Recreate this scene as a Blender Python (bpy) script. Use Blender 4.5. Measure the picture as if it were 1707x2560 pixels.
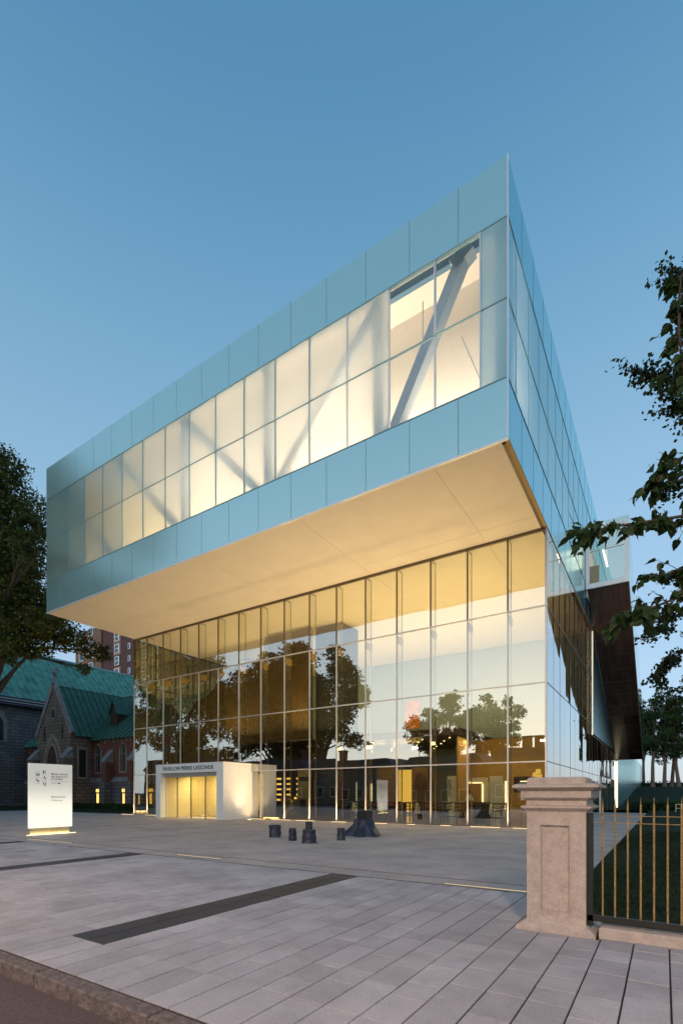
import bpy, math, random
import numpy as np
from mathutils import Vector, Matrix, Euler
R = math.radians
random.seed(7)
rng = np.random.default_rng(7)
for o in list(bpy.data.objects): bpy.data.objects.remove(o)
S = bpy.context.scene
COL = S.collection

# ------------------------------------------------------------ camera
cam = bpy.data.cameras.new('camera')
cam.sensor_fit = 'VERTICAL'; cam.sensor_height = 36; cam.sensor_width = 24
cam.lens = 1246.6/2560*36
cam.shift_y = 706/2560
cam.clip_start = .05; cam.clip_end = 3000
co = bpy.data.objects.new('camera', cam); COL.objects.link(co)
co.location = (0, 0, 1.5); co.rotation_euler = (R(90), 0, R(32.89))
S.camera = co
S.render.resolution_x = 682; S.render.resolution_y = 1024
S.view_settings.view_transform = 'Standard'; S.view_settings.look = 'None'
S.view_settings.exposure = 0.0; S.view_settings.gamma = 1; S.view_settings.use_curve_mapping = False
try:
    S.cycles.transparent_max_bounces = 24; S.cycles.max_bounces = 10
    S.cycles.sample_clamp_indirect = 6
except Exception: pass

# ------------------------------------------------------------ sky
W = bpy.data.worlds.new('World'); S.world = W; W.use_nodes = True
nt = W.node_tree; nt.nodes.clear()
out = nt.nodes.new('ShaderNodeOutputWorld'); bg = nt.nodes.new('ShaderNodeBackground')
sky = nt.nodes.new('ShaderNodeTexSky'); sky.sky_type = 'NISHITA'; sky.sun_disc = False
SUN_EL = 5.0; SUN_ROT = 186.0
sky.sun_elevation = R(SUN_EL); sky.sun_rotation = R(SUN_ROT)
sky.air_density = 1.0; sky.dust_density = 0.6; sky.ozone_density = 2.2
# dusk veil: elevation gradient blended with the Nishita sky, brighter afterglow towards the sunset azimuth
tcw = nt.nodes.new('ShaderNodeTexCoord'); spw = nt.nodes.new('ShaderNodeSeparateXYZ'); nt.links.new(tcw.outputs['Generated'], spw.inputs[0])
rw = nt.nodes.new('ShaderNodeValToRGB'); cr_ = rw.color_ramp; cr_.interpolation = 'B_SPLINE'
SKY = [(0.0, (.50, .58, .74)), (.12, (.45, .585, .775)), (.35, (.355, .54, .735)), (.52, (.27, .475, .665)), (.68, (.165, .375, .565)), (.82, (.085, .26, .45)), (1.0, (.045, .18, .38))]
while len(cr_.elements) < len(SKY): cr_.elements.new(.5)
for e, (p, c) in zip(cr_.elements, SKY): e.position = p; e.color = (*c, 1)
nt.links.new(spw.outputs[2], rw.inputs[0])
# afterglow
dt = nt.nodes.new('ShaderNodeVectorMath'); dt.operation = 'DOT_PRODUCT'; dt.inputs[1].default_value = (-.10, -.995, 0)
nt.links.new(tcw.outputs['Generated'], dt.inputs[0])
ga = nt.nodes.new('ShaderNodeMapRange'); ga.interpolation_type = 'SMOOTHSTEP'; ga.inputs[1].default_value = .62; ga.inputs[2].default_value = 1.0
nt.links.new(dt.outputs['Value'], ga.inputs[0])
ge = nt.nodes.new('ShaderNodeMapRange'); ge.interpolation_type = 'SMOOTHSTEP'; ge.inputs[1].default_value = .62; ge.inputs[2].default_value = 0.0
nt.links.new(spw.outputs[2], ge.inputs[0])
gm_ = nt.nodes.new('ShaderNodeMath'); gm_.operation = 'MULTIPLY'; nt.links.new(ga.outputs[0], gm_.inputs[0]); nt.links.new(ge.outputs[0], gm_.inputs[1])
gb = nt.nodes.new('ShaderNodeMapRange'); gb.interpolation_type = 'SMOOTHSTEP'; gb.inputs[1].default_value = -.1; gb.inputs[2].default_value = .75
nt.links.new(dt.outputs['Value'], gb.inputs[0])
gbm = nt.nodes.new('ShaderNodeMath'); gbm.operation = 'MULTIPLY'; nt.links.new(gb.outputs[0], gbm.inputs[0]); nt.links.new(ge.outputs[0], gbm.inputs[1])
mb_ = nt.nodes.new('ShaderNodeMix'); mb_.data_type = 'RGBA'; mb_.inputs[7].default_value = (.80, 1.02, 1.15, 1)
nt.links.new(gbm.outputs[0], mb_.inputs[0]); nt.links.new(rw.outputs[0], mb_.inputs[6])
mg = nt.nodes.new('ShaderNodeMix'); mg.data_type = 'RGBA'; mg.inputs[7].default_value = (1.75, 1.73, 1.58, 1)
nt.links.new(gm_.outputs[0], mg.inputs[0]); nt.links.new(mb_.outputs[2], mg.inputs[6])
sc1 = nt.nodes.new('ShaderNodeVectorMath'); sc1.operation = 'SCALE'; sc1.inputs['Scale'].default_value = .88/.15; nt.links.new(mg.outputs[2], sc1.inputs[0])
sc2 = nt.nodes.new('ShaderNodeVectorMath'); sc2.operation = 'SCALE'; sc2.inputs['Scale'].default_value = .5; nt.links.new(sky.outputs[0], sc2.inputs[0])
adw = nt.nodes.new('ShaderNodeVectorMath'); adw.operation = 'ADD'; nt.links.new(sc1.outputs[0], adw.inputs[0]); nt.links.new(sc2.outputs[0], adw.inputs[1])
nt.links.new(adw.outputs[0], bg.inputs[0])
bg.inputs[1].default_value = 0.15
nt.links.new(bg.outputs[0], out.inputs[0])

# ------------------------------------------------------------ sun (the last, very weak and wide, glow after sunset)
sl = bpy.data.lights.new('sun', 'SUN'); sl.energy = 0.10; sl.angle = R(110); sl.color = (1, .86, .75)
so = bpy.data.objects.new('sun', sl); COL.objects.link(so)
so.rotation_euler = (R(90-12), 0, R(180-SUN_ROT))

# ------------------------------------------------------------ materials
MATS = {}
def N(nt, t, **kw):
    n = nt.nodes.new(t)
    for k, v in kw.items(): setattr(n, k, v)
    return n
def newmat(name):
    m = bpy.data.materials.new(name); m.use_nodes = True
    m.node_tree.nodes.clear(); MATS[name] = m
    return m, m.node_tree
def pmat(name, col, rough=.6, metal=0., var=.15, scale=4., bump=0., bscale=60., col2=None, spec=.5, island=0., stretch=None, emit=None, es=0., tr=0.):
    m, t = newmat(name)
    o = N(t, 'ShaderNodeOutputMaterial'); p = N(t, 'ShaderNodeBsdfPrincipled')
    t.links.new(p.outputs[0], o.inputs[0])
    p.inputs['Roughness'].default_value = rough; p.inputs['Metallic'].default_value = metal
    p.inputs['Specular IOR Level'].default_value = spec
    if emit: p.inputs['Emission Color'].default_value = (*emit, 1); p.inputs['Emission Strength'].default_value = es
    g = N(t, 'ShaderNodeNewGeometry'); tc = g.outputs['Position']
    if stretch:
        mp = N(t, 'ShaderNodeMapping'); mp.inputs['Scale'].default_value = stretch
        t.links.new(tc, mp.inputs[0]); tc = mp.outputs[0]
    n = N(t, 'ShaderNodeTexNoise'); n.inputs['Scale'].default_value = scale; n.inputs['Detail'].default_value = 6; n.inputs['Roughness'].default_value = .65
    t.links.new(tc, n.inputs['Vector'])
    r = N(t, 'ShaderNodeValToRGB')
    c2 = col2 if col2 else tuple(c*(1-var) for c in col)
    c1 = col if col2 else tuple(min(1, c*(1+var)) for c in col)
    r.color_ramp.elements[0].color = (*c2, 1); r.color_ramp.elements[1].color = (*c1, 1)
    r.color_ramp.elements[0].position = .33; r.color_ramp.elements[1].position = .67
    t.links.new(n.outputs[0], r.inputs[0]); c = r.outputs[0]
    if island:
        mm = N(t, 'ShaderNodeMapRange'); mm.inputs[3].default_value = 1-island; mm.inputs[4].default_value = 1+island
        if island > 0 and name.startswith('paver'):
            oi = N(t, 'ShaderNodeObjectInfo'); ad = N(t, 'ShaderNodeMath', operation='ADD'); fr = N(t, 'ShaderNodeMath', operation='FRACT')
            t.links.new(oi.outputs['Random'], ad.inputs[0]); t.links.new(g.outputs['Random Per Island'], ad.inputs[1]); t.links.new(ad.outputs[0], fr.inputs[0])
            t.links.new(fr.outputs[0], mm.inputs[0])
        else: t.links.new(g.outputs['Random Per Island'], mm.inputs[0])
        x = N(t, 'ShaderNodeVectorMath', operation='SCALE'); t.links.new(c, x.inputs[0]); t.links.new(mm.outputs[0], x.inputs['Scale']); c = x.outputs[0]
    t.links.new(c, p.inputs['Base Color'])
    if tr:
        p.inputs['Transmission Weight'].default_value = 0
        tl = N(t, 'ShaderNodeBsdfTranslucent'); t.links.new(c, tl.inputs[0]); mx = N(t, 'ShaderNodeMixShader'); mx.inputs[0].default_value = tr
        t.links.new(p.outputs[0], mx.inputs[1]); t.links.new(tl.outputs[0], mx.inputs[2]); t.links.new(mx.outputs[0], o.inputs[0])
    if bump:
        b = N(t, 'ShaderNodeBump'); b.inputs['Strength'].default_value = bump; b.inputs['Distance'].default_value = .02
        n2 = N(t, 'ShaderNodeTexNoise'); n2.inputs['Scale'].default_value = bscale; n2.inputs['Detail'].default_value = 4
        t.links.new(tc, n2.inputs['Vector']); t.links.new(n2.outputs[0], b.inputs['Height']); t.links.new(b.outputs[0], p.inputs['Normal'])
    return m
def glass(name, tint, ior=2.3, base=.0, rough=0., wob=.0):
    """architectural pane: front side reflects by Fresnel, rest passes straight through"""
    m, t = newmat(name)
    o = N(t, 'ShaderNodeOutputMaterial'); tr = N(t, 'ShaderNodeBsdfTransparent'); tr.inputs[0].default_value = (*tint, 1)
    tr2 = N(t, 'ShaderNodeBsdfTransparent')
    gl = N(t, 'ShaderNodeBsdfGlossy'); gl.inputs['Roughness'].default_value = rough; gl.inputs[0].default_value = (.96, .98, 1, 1)
    fr = N(t, 'ShaderNodeFresnel'); fr.inputs[0].default_value = ior
    ad = N(t, 'ShaderNodeMath', operation='ADD', use_clamp=True); ad.inputs[1].default_value = base
    mx = N(t, 'ShaderNodeMixShader'); g = N(t, 'ShaderNodeNewGeometry'); mb = N(t, 'ShaderNodeMixShader')
    t.links.new(fr.outputs[0], ad.inputs[0]); t.links.new(ad.outputs[0], mx.inputs[0]); t.links.new(tr.outputs[0], mx.inputs[1]); t.links.new(gl.outputs[0], mx.inputs[2])
    t.links.new(g.outputs['Backfacing'], mb.inputs[0]); t.links.new(mx.outputs[0], mb.inputs[1]); t.links.new(tr2.outputs[0], mb.inputs[2])
    t.links.new(mb.outputs[0], o.inputs[0])
    if wob:
        oi = N(t, 'ShaderNodeObjectInfo'); wn = N(t, 'ShaderNodeTexWhiteNoise'); wn.noise_dimensions = '1D'; t.links.new(oi.outputs['Random'], wn.inputs['W'])
        sb = N(t, 'ShaderNodeVectorMath', operation='SUBTRACT'); sb.inputs[1].default_value = (.5, .5, .5); t.links.new(wn.outputs['Color'], sb.inputs[0])
        sk = N(t, 'ShaderNodeVectorMath', operation='SCALE'); sk.inputs['Scale'].default_value = .009; t.links.new(sb.outputs[0], sk.inputs[0])
        an = N(t, 'ShaderNodeVectorMath', operation='ADD'); t.links.new(g.outputs['Normal'], an.inputs[0]); t.links.new(sk.outputs[0], an.inputs[1])
        nn = N(t, 'ShaderNodeVectorMath', operation='NORMALIZE'); t.links.new(an.outputs[0], nn.inputs[0])
        n = N(t, 'ShaderNodeTexNoise'); n.inputs['Scale'].default_value = .6; n.inputs['Detail'].default_value = 1
        b = N(t, 'ShaderNodeBump'); b.inputs['Strength'].default_value = 1; b.inputs['Distance'].default_value = wob
        t.links.new(g.outputs['Position'], n.inputs['Vector']); t.links.new(n.outputs[0], b.inputs['Height']); t.links.new(nn.outputs[0], b.inputs['Normal']); t.links.new(b.outputs[0], gl.inputs['Normal'])
    return m
def frosted(name, dif, trans, gloss=.5, see=.5, rough=.32):
    m, t = newmat(name)
    o = N(t, 'ShaderNodeOutputMaterial'); g = N(t, 'ShaderNodeNewGeometry')
    gl = N(t, 'ShaderNodeBsdfGlossy'); gl.inputs['Roughness'].default_value = .22; gl.inputs[0].default_value = (.72, .95, .97, 1)
    di = N(t, 'ShaderNodeBsdfDiffuse'); di.inputs[0].default_value = (*dif, 1)
    n = N(t, 'ShaderNodeTexNoise'); n.inputs['Scale'].default_value = 9; n.inputs['Detail'].default_value = 8; n.inputs['Roughness'].default_value = .8
    t.links.new(g.outputs['Position'], n.inputs['Vector'])
    hv = N(t, 'ShaderNodeMapRange'); hv.inputs[3].default_value = .93; hv.inputs[4].default_value = 1.07
    t.links.new(n.outputs[0], hv.inputs[0])
    sc = N(t, 'ShaderNodeVectorMath', operation='SCALE'); sc.inputs[0].default_value = dif; t.links.new(hv.outputs[0], sc.inputs['Scale']); t.links.new(sc.outputs[0], di.inputs[0])
    body = di
    if see:
        rf = N(t, 'ShaderNodeBsdfRefraction'); rf.inputs['IOR'].default_value = 1.3; rf.inputs['Roughness'].default_value = rough; rf.inputs[0].default_value = (*trans, 1)
        tl = N(t, 'ShaderNodeBsdfTranslucent'); tl.inputs[0].default_value = (*[c*.8 for c in trans], 1)
        m1 = N(t, 'ShaderNodeMixShader'); m1.inputs[0].default_value = .5
        t.links.new(rf.outputs[0], m1.inputs[1]); t.links.new(tl.outputs[0], m1.inputs[2])
        m2 = N(t, 'ShaderNodeMixShader'); m2.inputs[0].default_value = see
        t.links.new(di.outputs[0], m2.inputs[1]); t.links.new(m1.outputs[0], m2.inputs[2]); body = m2
    fr = N(t, 'ShaderNodeFresnel'); fr.inputs[0].default_value = 1.6
    ad = N(t, 'ShaderNodeMath', operation='ADD', use_clamp=True); ad.inputs[1].default_value = gloss
    mx = N(t, 'ShaderNodeMixShader'); t.links.new(fr.outputs[0], ad.inputs[0]); t.links.new(ad.outputs[0], mx.inputs[0])
    t.links.new(body.outputs[0], mx.inputs[1]); t.links.new(gl.outputs[0], mx.inputs[2])
    tb = N(t, 'ShaderNodeBsdfTransparent'); mb = N(t, 'ShaderNodeMixShader')
    if see:
        t.links.new(g.outputs['Backfacing'], mb.inputs[0]); t.links.new(mx.outputs[0], mb.inputs[1]); t.links.new(tb.outputs[0], mb.inputs[2]); t.links.new(mb.outputs[0], o.inputs[0])
    else: t.links.new(mx.outputs[0], o.inputs[0])
    return m
def emat(name, col, s):
    m, t = newmat(name); o = N(t, 'ShaderNodeOutputMaterial'); e = N(t, 'ShaderNodeEmission')
    e.inputs[0].default_value = (*col, 1); e.inputs[1].default_value = s; t.links.new(e.outputs[0], o.inputs[0]); return m

def speck(name, col, amt, sc, island=0., blot=1.6):
    """mineral surface: fine speckle, broad stains, shallow relief"""
    m, t = newmat(name); o = N(t, 'ShaderNodeOutputMaterial'); p = N(t, 'ShaderNodeBsdfPrincipled'); t.links.new(p.outputs[0], o.inputs[0])
    p.inputs['Roughness'].default_value = .8; p.inputs['Specular IOR Level'].default_value = .3
    g = N(t, 'ShaderNodeNewGeometry'); f = None
    for scl, lo, det in ((sc, amt, 3), (sc*.22, amt*.55, 4), (blot, amt*.9, 6)):
        n = N(t, 'ShaderNodeTexNoise'); n.inputs['Scale'].default_value = scl; n.inputs['Detail'].default_value = det; n.inputs['Roughness'].default_value = .7
        t.links.new(g.outputs['Position'], n.inputs['Vector'])
        mr = N(t, 'ShaderNodeMapRange'); mr.inputs[1].default_value = .3; mr.inputs[2].default_value = .7; mr.inputs[3].default_value = 1-lo; mr.inputs[4].default_value = 1+lo
        t.links.new(n.outputs[0], mr.inputs[0])
        if f is None: f = mr.outputs[0]; h = n.outputs[0]
        else:
            mu = N(t, 'ShaderNodeMath', operation='MULTIPLY'); t.links.new(f, mu.inputs[0]); t.links.new(mr.outputs[0], mu.inputs[1]); f = mu.outputs[0]
    if island:
        oi = N(t, 'ShaderNodeObjectInfo'); ad = N(t, 'ShaderNodeMath', operation='ADD'); fr = N(t, 'ShaderNodeMath', operation='FRACT')
        t.links.new(oi.outputs['Random'], ad.inputs[0]); t.links.new(g.outputs['Random Per Island'], ad.inputs[1]); t.links.new(ad.outputs[0], fr.inputs[0])
        mm = N(t, 'ShaderNodeMapRange'); mm.inputs[3].default_value = 1-island; mm.inputs[4].default_value = 1+island*.6; t.links.new(fr.outputs[0], mm.inputs[0])
        mu = N(t, 'ShaderNodeMath', operation='MULTIPLY'); t.links.new(f, mu.inputs[0]); t.links.new(mm.outputs[0], mu.inputs[1]); f = mu.outputs[0]
    x = N(t, 'ShaderNodeVectorMath', operation='SCALE'); x.inputs[0].default_value = col; t.links.new(f, x.inputs['Scale']); t.links.new(x.outputs[0], p.inputs['Base Color'])
    b = N(t, 'ShaderNodeBump'); b.inputs['Strength'].default_value = .45; b.inputs['Distance'].default_value = .01; t.links.new(h, b.inputs['Height']); t.links.new(b.outputs[0], p.inputs['Normal'])
    return m
WARM = (1, .77, .44)
pane_m = glass('clear facade glass', (.90, .87, .62), ior=2.35, base=.17, wob=.004)
side_pane_m = glass('side facade glass', (.6, .62, .55), ior=2.6, base=.30, wob=.004)
win_m = glass('gallery window glass', (.97, .96, .95), ior=1.5, base=.03)
fin_m = glass('glass fin', (.88, .88, .72), ior=1.5, base=.04)
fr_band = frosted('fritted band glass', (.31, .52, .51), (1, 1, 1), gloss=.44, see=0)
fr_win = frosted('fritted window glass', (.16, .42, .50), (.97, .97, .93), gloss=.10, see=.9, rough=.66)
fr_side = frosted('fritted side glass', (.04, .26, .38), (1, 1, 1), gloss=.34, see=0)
fr_shaded = frosted('shaded ground storey glass', (.02, .17, .22), (1, 1, 1), gloss=.16, see=0)  # band glass darkened, shade and dark reflections put into its colour
fr_swin = frosted('dim fritted window glass', (.14, .36, .42), (.8, .92, .95), gloss=.22, see=.6, rough=.82)
soffit_m = pmat('soffit board', (.78, .70, .58), rough=.55, var=.03, scale=1.2, spec=.3)
white_m = pmat('white render', (.78, .77, .75), rough=.7, var=.03)
warmwall_m = pmat('warm gallery wall', (.90, .84, .76), rough=.8, var=.02)
steel_m = pmat('painted truss steel', (.36, .44, .52), rough=.45, var=.05)
dsteel_m = pmat('blue grey beam', (.10, .22, .36), rough=.45, var=.05)
alu_m = pmat('aluminium mullion', (.55, .52, .50), rough=.35, metal=.6, var=.05)
alud_m = pmat('dark mullion', (.17, .13, .09), rough=.4, metal=.3, var=.05)
trim_m = pmat('pale trim', (.80, .80, .82), rough=.35, metal=.3, var=.03)
joint_m = pmat('panel joint', (.22, .38, .42), rough=.5, var=.05)
wood_m = pmat('brown stair wood', (.085, .052, .018), rough=.45, var=.2, scale=3, stretch=(1, 1, .15))
woodd_m = pmat('dark brown ceiling', (.06, .028, .014), rough=.4, var=.2, scale=3)
ochre_m = pmat('ochre plaster', (.40, .26, .075), rough=.6, var=.08, scale=2)
dark_m = pmat('dark interior', (.02, .018, .015), rough=.5, var=.2)
floor_m = pmat('polished dark floor', (.06, .055, .05), rough=.12, var=.1)
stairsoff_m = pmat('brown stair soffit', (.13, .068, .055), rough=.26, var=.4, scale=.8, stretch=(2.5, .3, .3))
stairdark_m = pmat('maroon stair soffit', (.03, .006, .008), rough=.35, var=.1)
stone_m = speck('pinkish granite', (.48, .385, .325), .20, 170, 0, 9)
iron_m = pmat('lamplit golden iron', (.98, .66, .27), rough=.34, metal=.8, scale=110, col2=(.22, .10, .035), bump=.8, bscale=160)  # warm lamplight and sparkle put into the iron's colour
blk_m = pmat('black iron', (.02, .02, .018), rough=.5, metal=.3)
bronze_m = pmat('dark bronze', (.04, .043, .062), rough=.38, metal=.5, var=.5, scale=14, bump=.9, bscale=18)
bronzeb_m = pmat('black bronze', (.008, .008, .008), rough=.6, var=.3)
paver_m = speck('paver concrete', (.41, .38, .385), .26, 230, .13, .9)
paverd_m = pmat('paver dark granite', (.045, .04, .043), rough=.6, var=.15, scale=60, bump=.2, island=.1)
plaza_m = speck('plaza concrete', (.41, .355, .33), .28, 60, 0, .7)
kerb_m = pmat('kerb stone', (.15, .115, .10), rough=.85, var=.45, scale=14, bump=.9, bscale=40)
asphalt_m = pmat('asphalt', (.12, .08, .075), rough=.85, var=.25, scale=30, bump=.6, bscale=140)
joint2_m = pmat('joint sand', (.03, .025, .024), rough=.95, var=.2, scale=20)
grass_m = pmat('lawn', (.016, .026, .008), rough=.9, var=.35, scale=3, bump=.6, bscale=40, spec=.1)
soil_m = pmat('dark soil', (.05, .03, .022), rough=.95, var=.3, scale=6, bump=.6)
copper_m = pmat('green copper', (.095, .26, .205), rough=.65, var=.42, scale=1.2, stretch=(1, 1, .3), island=.10)
copperd_m = pmat('old green copper', (.045, .12, .08), rough=.6, var=.3, scale=1.2, island=.10)
gstone_m = pmat('grey limestone', (.27, .24, .24), rough=.85, var=.28, scale=1.8, bump=.5, bscale=12)
bstone_m = pmat('buff limestone', (.34, .27, .22), rough=.85, var=.18, scale=2.5, bump=.4, bscale=12)
slate_m = pmat('purple slate', (.07, .06, .09), rough=.7, var=.2)
leaf_m = pmat('maple leaf', (.085, .10, .022), rough=.6, var=.45, scale=.5, island=.35, spec=.25, tr=.3)
leafo_m = pmat('olive maple leaf', (.14, .12, .03), rough=.6, var=.45, scale=.4, island=.35, spec=.25, tr=.3)  # olive brown leaf tone for the trees across the road
leaf2_m = pmat('linden leaf', (.032, .062, .015), rough=.45, var=.3, scale=8, island=.25, spec=.3, tr=.35)
leaf3_m = pmat('ash leaf', (.022, .04, .014), rough=.5, var=.4, scale=1, island=.35, spec=.3, tr=.25)
leaf4_m = pmat('park tree leaf', (.045, .08, .03), rough=.7, var=.45, scale=.35, island=.35, spec=.1, tr=.2)
bark_m = pmat('bark', (.09, .07, .055), rough=.9, var=.35, scale=5, bump=.8, bscale=20)
barkf_m = pmat('pale bark', (.20, .13, .10), rough=.9, var=.3, scale=4)
lit_m = emat('lit window', (1, .62, .16), 1.6)
strip_m = emat('light line', (1, .72, .36), 5)
tube_m = emat('light tube', (1, .82, .5), 2.6)
dimstrip_m = emat('dim light line', (1, .80, .55), .75)
backwall_m = pmat('grey blue lobby wall', (.30, .39, .45), rough=.6, var=.04, scale=1)
dot_m = emat('downlight', (1, .78, .45), 3.5)
pale_glow_m = emat('pale glow', (.75, .80, .62), .5)
orange_glow_m = emat('orange glow', (1, .6, .12), 1.1)
def brickmat(name, c1, c2, mortar, sx=.24, sz=.075):
    m, t = newmat(name); o = N(t, 'ShaderNodeOutputMaterial'); p = N(t, 'ShaderNodeBsdfPrincipled'); t.links.new(p.outputs[0], o.inputs[0])
    g = N(t, 'ShaderNodeNewGeometry'); s = N(t, 'ShaderNodeSeparateXYZ'); t.links.new(g.outputs['Position'], s.inputs[0])
    ad = N(t, 'ShaderNodeMath', operation='ADD'); t.links.new(s.outputs[0], ad.inputs[0]); t.links.new(s.outputs[1], ad.inputs[1])
    c = N(t, 'ShaderNodeCombineXYZ'); t.links.new(ad.outputs[0], c.inputs[0]); t.links.new(s.outputs[2], c.inputs[1])
    b = N(t, 'ShaderNodeTexBrick'); b.inputs['Scale'].default_value = 1; b.inputs['Brick Width'].default_value = sx; b.inputs['Row Height'].default_value = sz
    b.inputs['Mortar Size'].default_value = sz*.12; b.inputs[1].default_value = (*c1, 1); b.inputs[2].default_value = (*c2, 1); b.inputs[3].default_value = (*mortar, 1)
    t.links.new(c.outputs[0], b.inputs[0])
    n = N(t, 'ShaderNodeTexNoise'); n.inputs['Scale'].default_value = .7; n.inputs['Detail'].default_value = 5; t.links.new(g.outputs['Position'], n.inputs[0])
    mr = N(t, 'ShaderNodeMapRange'); mr.inputs[3].default_value = .6; mr.inputs[4].default_value = 1.4; t.links.new(n.outputs[0], mr.inputs[0])
    x = N(t, 'ShaderNodeVectorMath', operation='SCALE'); t.links.new(b.outputs[0], x.inputs[0]); t.links.new(mr.outputs[0], x.inputs['Scale'])
    t.links.new(x.outputs[0], p.inputs['Base Color']); p.inputs['Roughness'].default_value = .9
    return m
brick_m = brickmat('red brick', (.24, .065, .042), (.17, .048, .034), (.16, .11, .09))
brickp_m = brickmat('purple brown brick', (.125, .058, .055), (.09, .042, .045), (.12, .08, .08))
ashlar_m = brickmat('grey ashlar', (.21, .185, .185), (.15, .135, .14), (.10, .09, .09), 1.1, .42)
ashlarb_m = brickmat('buff ashlar', (.25, .19, .15), (.19, .145, .115), (.12, .09, .08), .9, .40)

# ------------------------------------------------------------ mesh helpers
def tag(o, label=None, cat=None, group=None, kind=None):
    if label: o['label'] = label
    if cat: o['category'] = cat
    if group: o['group'] = group
    if kind: o['kind'] = kind
    return o
def link(name, me, m=None, parent=None, loc=None):
    o = bpy.data.objects.new(name, me); COL.objects.link(o)
    if m is not None and me is not None and not me.materials: me.materials.append(m)
    if parent is not None: o.parent = parent
    if loc is not None: o.location = loc
    return o
def empty(name, label, cat, loc=(0, 0, 0), rz=0, group=None):
    o = bpy.data.objects.new(name, None); COL.objects.link(o); o.location = loc; o.rotation_euler = (0, 0, rz)
    o.empty_display_size = .2
    tag(o, label, cat, group); return o
class MB:
    def __init__(s): s.v = []; s.f = []
    def add(s, vs, fs):
        b = len(s.v); s.v += [tuple(v) for v in vs]; s.f += [tuple(i+b for i in f) for f in fs]; return s
    def box(s, x0, x1, y0, y1, z0, z1):
        if x0 > x1: x0, x1 = x1, x0
        if y0 > y1: y0, y1 = y1, y0
        if z0 > z1: z0, z1 = z1, z0
        return s.add([(x0, y0, z0), (x1, y0, z0), (x1, y1, z0), (x0, y1, z0), (x0, y0, z1), (x1, y0, z1), (x1, y1, z1), (x0, y1, z1)],
              [(3, 2, 1, 0), (4, 5, 6, 7), (0, 1, 5, 4), (1, 2, 6, 5), (2, 3, 7, 6), (3, 0, 4, 7)])
    def bev(s, x0, x1, y0, y1, z0, z1, b):   # box with chamfered top edges
        return s.add([(x0, y0, z0), (x1, y0, z0), (x1, y1, z0), (x0, y1, z0), (x0, y0, z1-b), (x1, y0, z1-b), (x1, y1, z1-b), (x0, y1, z1-b),
                      (x0+b, y0+b, z1), (x1-b, y0+b, z1), (x1-b, y1-b, z1), (x0+b, y1-b, z1)],
              [(3, 2, 1, 0), (0, 1, 5, 4), (1, 2, 6, 5), (2, 3, 7, 6), (3, 0, 4, 7), (4, 5, 9, 8), (5, 6, 10, 9), (6, 7, 11, 10), (7, 4, 8, 11), (8, 9, 10, 11)])
    def frus(s, x0, x1, y0, y1, z0, z1, d):  # frustum: top grows by d
        return s.add([(x0, y0, z0), (x1, y0, z0), (x1, y1, z0), (x0, y1, z0), (x0-d, y0-d, z1), (x1+d, y0-d, z1), (x1+d, y1+d, z1), (x0-d, y1+d, z1)],
              [(3, 2, 1, 0), (4, 5, 6, 7), (0, 1, 5, 4), (1, 2, 6, 5), (2, 3, 7, 6), (3, 0, 4, 7)])
    def bar(s, a, b, w, h=None, up=(0, 0, 1)):
        a, b = Vector(a), Vector(b); h = h or w; d = (b-a).normalized(); u = Vector(up)
        if abs(d.dot(u)) > .98: u = Vector((0, 1, 0))
        r = d.cross(u).normalized()*w/2; q = r.cross(d).normalized()*h/2
        return s.add([a-r-q, a+r-q, a+r+q, a-r+q, b-r-q, b+r-q, b+r+q, b-r+q], [(3, 2, 1, 0), (4, 5, 6, 7), (0, 1, 5, 4), (1, 2, 6, 5), (2, 3, 7, 6), (3, 0, 4, 7)])
    def prism(s, pts, axis, a, b):
        """pts 2D polygon extruded along axis from a to b"""
        n = len(pts)
        def P(p, t): return (p[0], t, p[1]) if axis == 'y' else ((t, p[0], p[1]) if axis == 'x' else (p[0], p[1], t))
        vs = [P(p, a) for p in pts]+[P(p, b) for p in pts]
        fs = [tuple(range(n)), tuple(range(2*n-1, n-1, -1))]+[(i, i+n, (i+1) % n+n, (i+1) % n) for i in range(n)]
        return s.add(vs, fs)
    def cyl(s, c, r, z0, z1, n=12, r2=None, jit=0, cap=True):
        r2 = r if r2 is None else r2
        j = [1+random.uniform(-jit, jit) for _ in range(n)]
        vs = [(c[0]+r*j[i]*math.cos(2*math.pi*i/n), c[1]+r*j[i]*math.sin(2*math.pi*i/n), z0) for i in range(n)]
        vs += [(c[0]+r2*j[i]*math.cos(2*math.pi*i/n), c[1]+r2*j[i]*math.sin(2*math.pi*i/n), z1) for i in range(n)]
        fs = [(i, (i+1) % n, (i+1) % n+n, i+n) for i in range(n)]
        if cap: fs += [tuple(range(n-1, -1, -1)), tuple(range(n, 2*n))]
        return s.add(vs, fs)
    def tube(s, pts, rs, n=6):
        pts = [Vector(p) for p in pts]; k = len(pts); vs = []; fs = []
        for i, p in enumerate(pts):
            d = (pts[min(i+1, k-1)]-pts[max(i-1, 0)]).normalized(); u = Vector((0, 0, 1)) if abs(d.z) < .9 else Vector((1, 0, 0))
            r = d.cross(u).normalized(); q = r.cross(d)
            for j in range(n):
                a = 2*math.pi*j/n; vs.append(p+(r*math.cos(a)+q*math.sin(a))*rs[i])
        for i in range(k-1):
            for j in range(n): fs.append((i*n+j, i*n+(j+1) % n, (i+1)*n+(j+1) % n, (i+1)*n+j))
        fs.append(tuple(range(n-1, -1, -1))); fs.append(tuple(range((k-1)*n, k*n)))
        return s.add(vs, fs)
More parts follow.
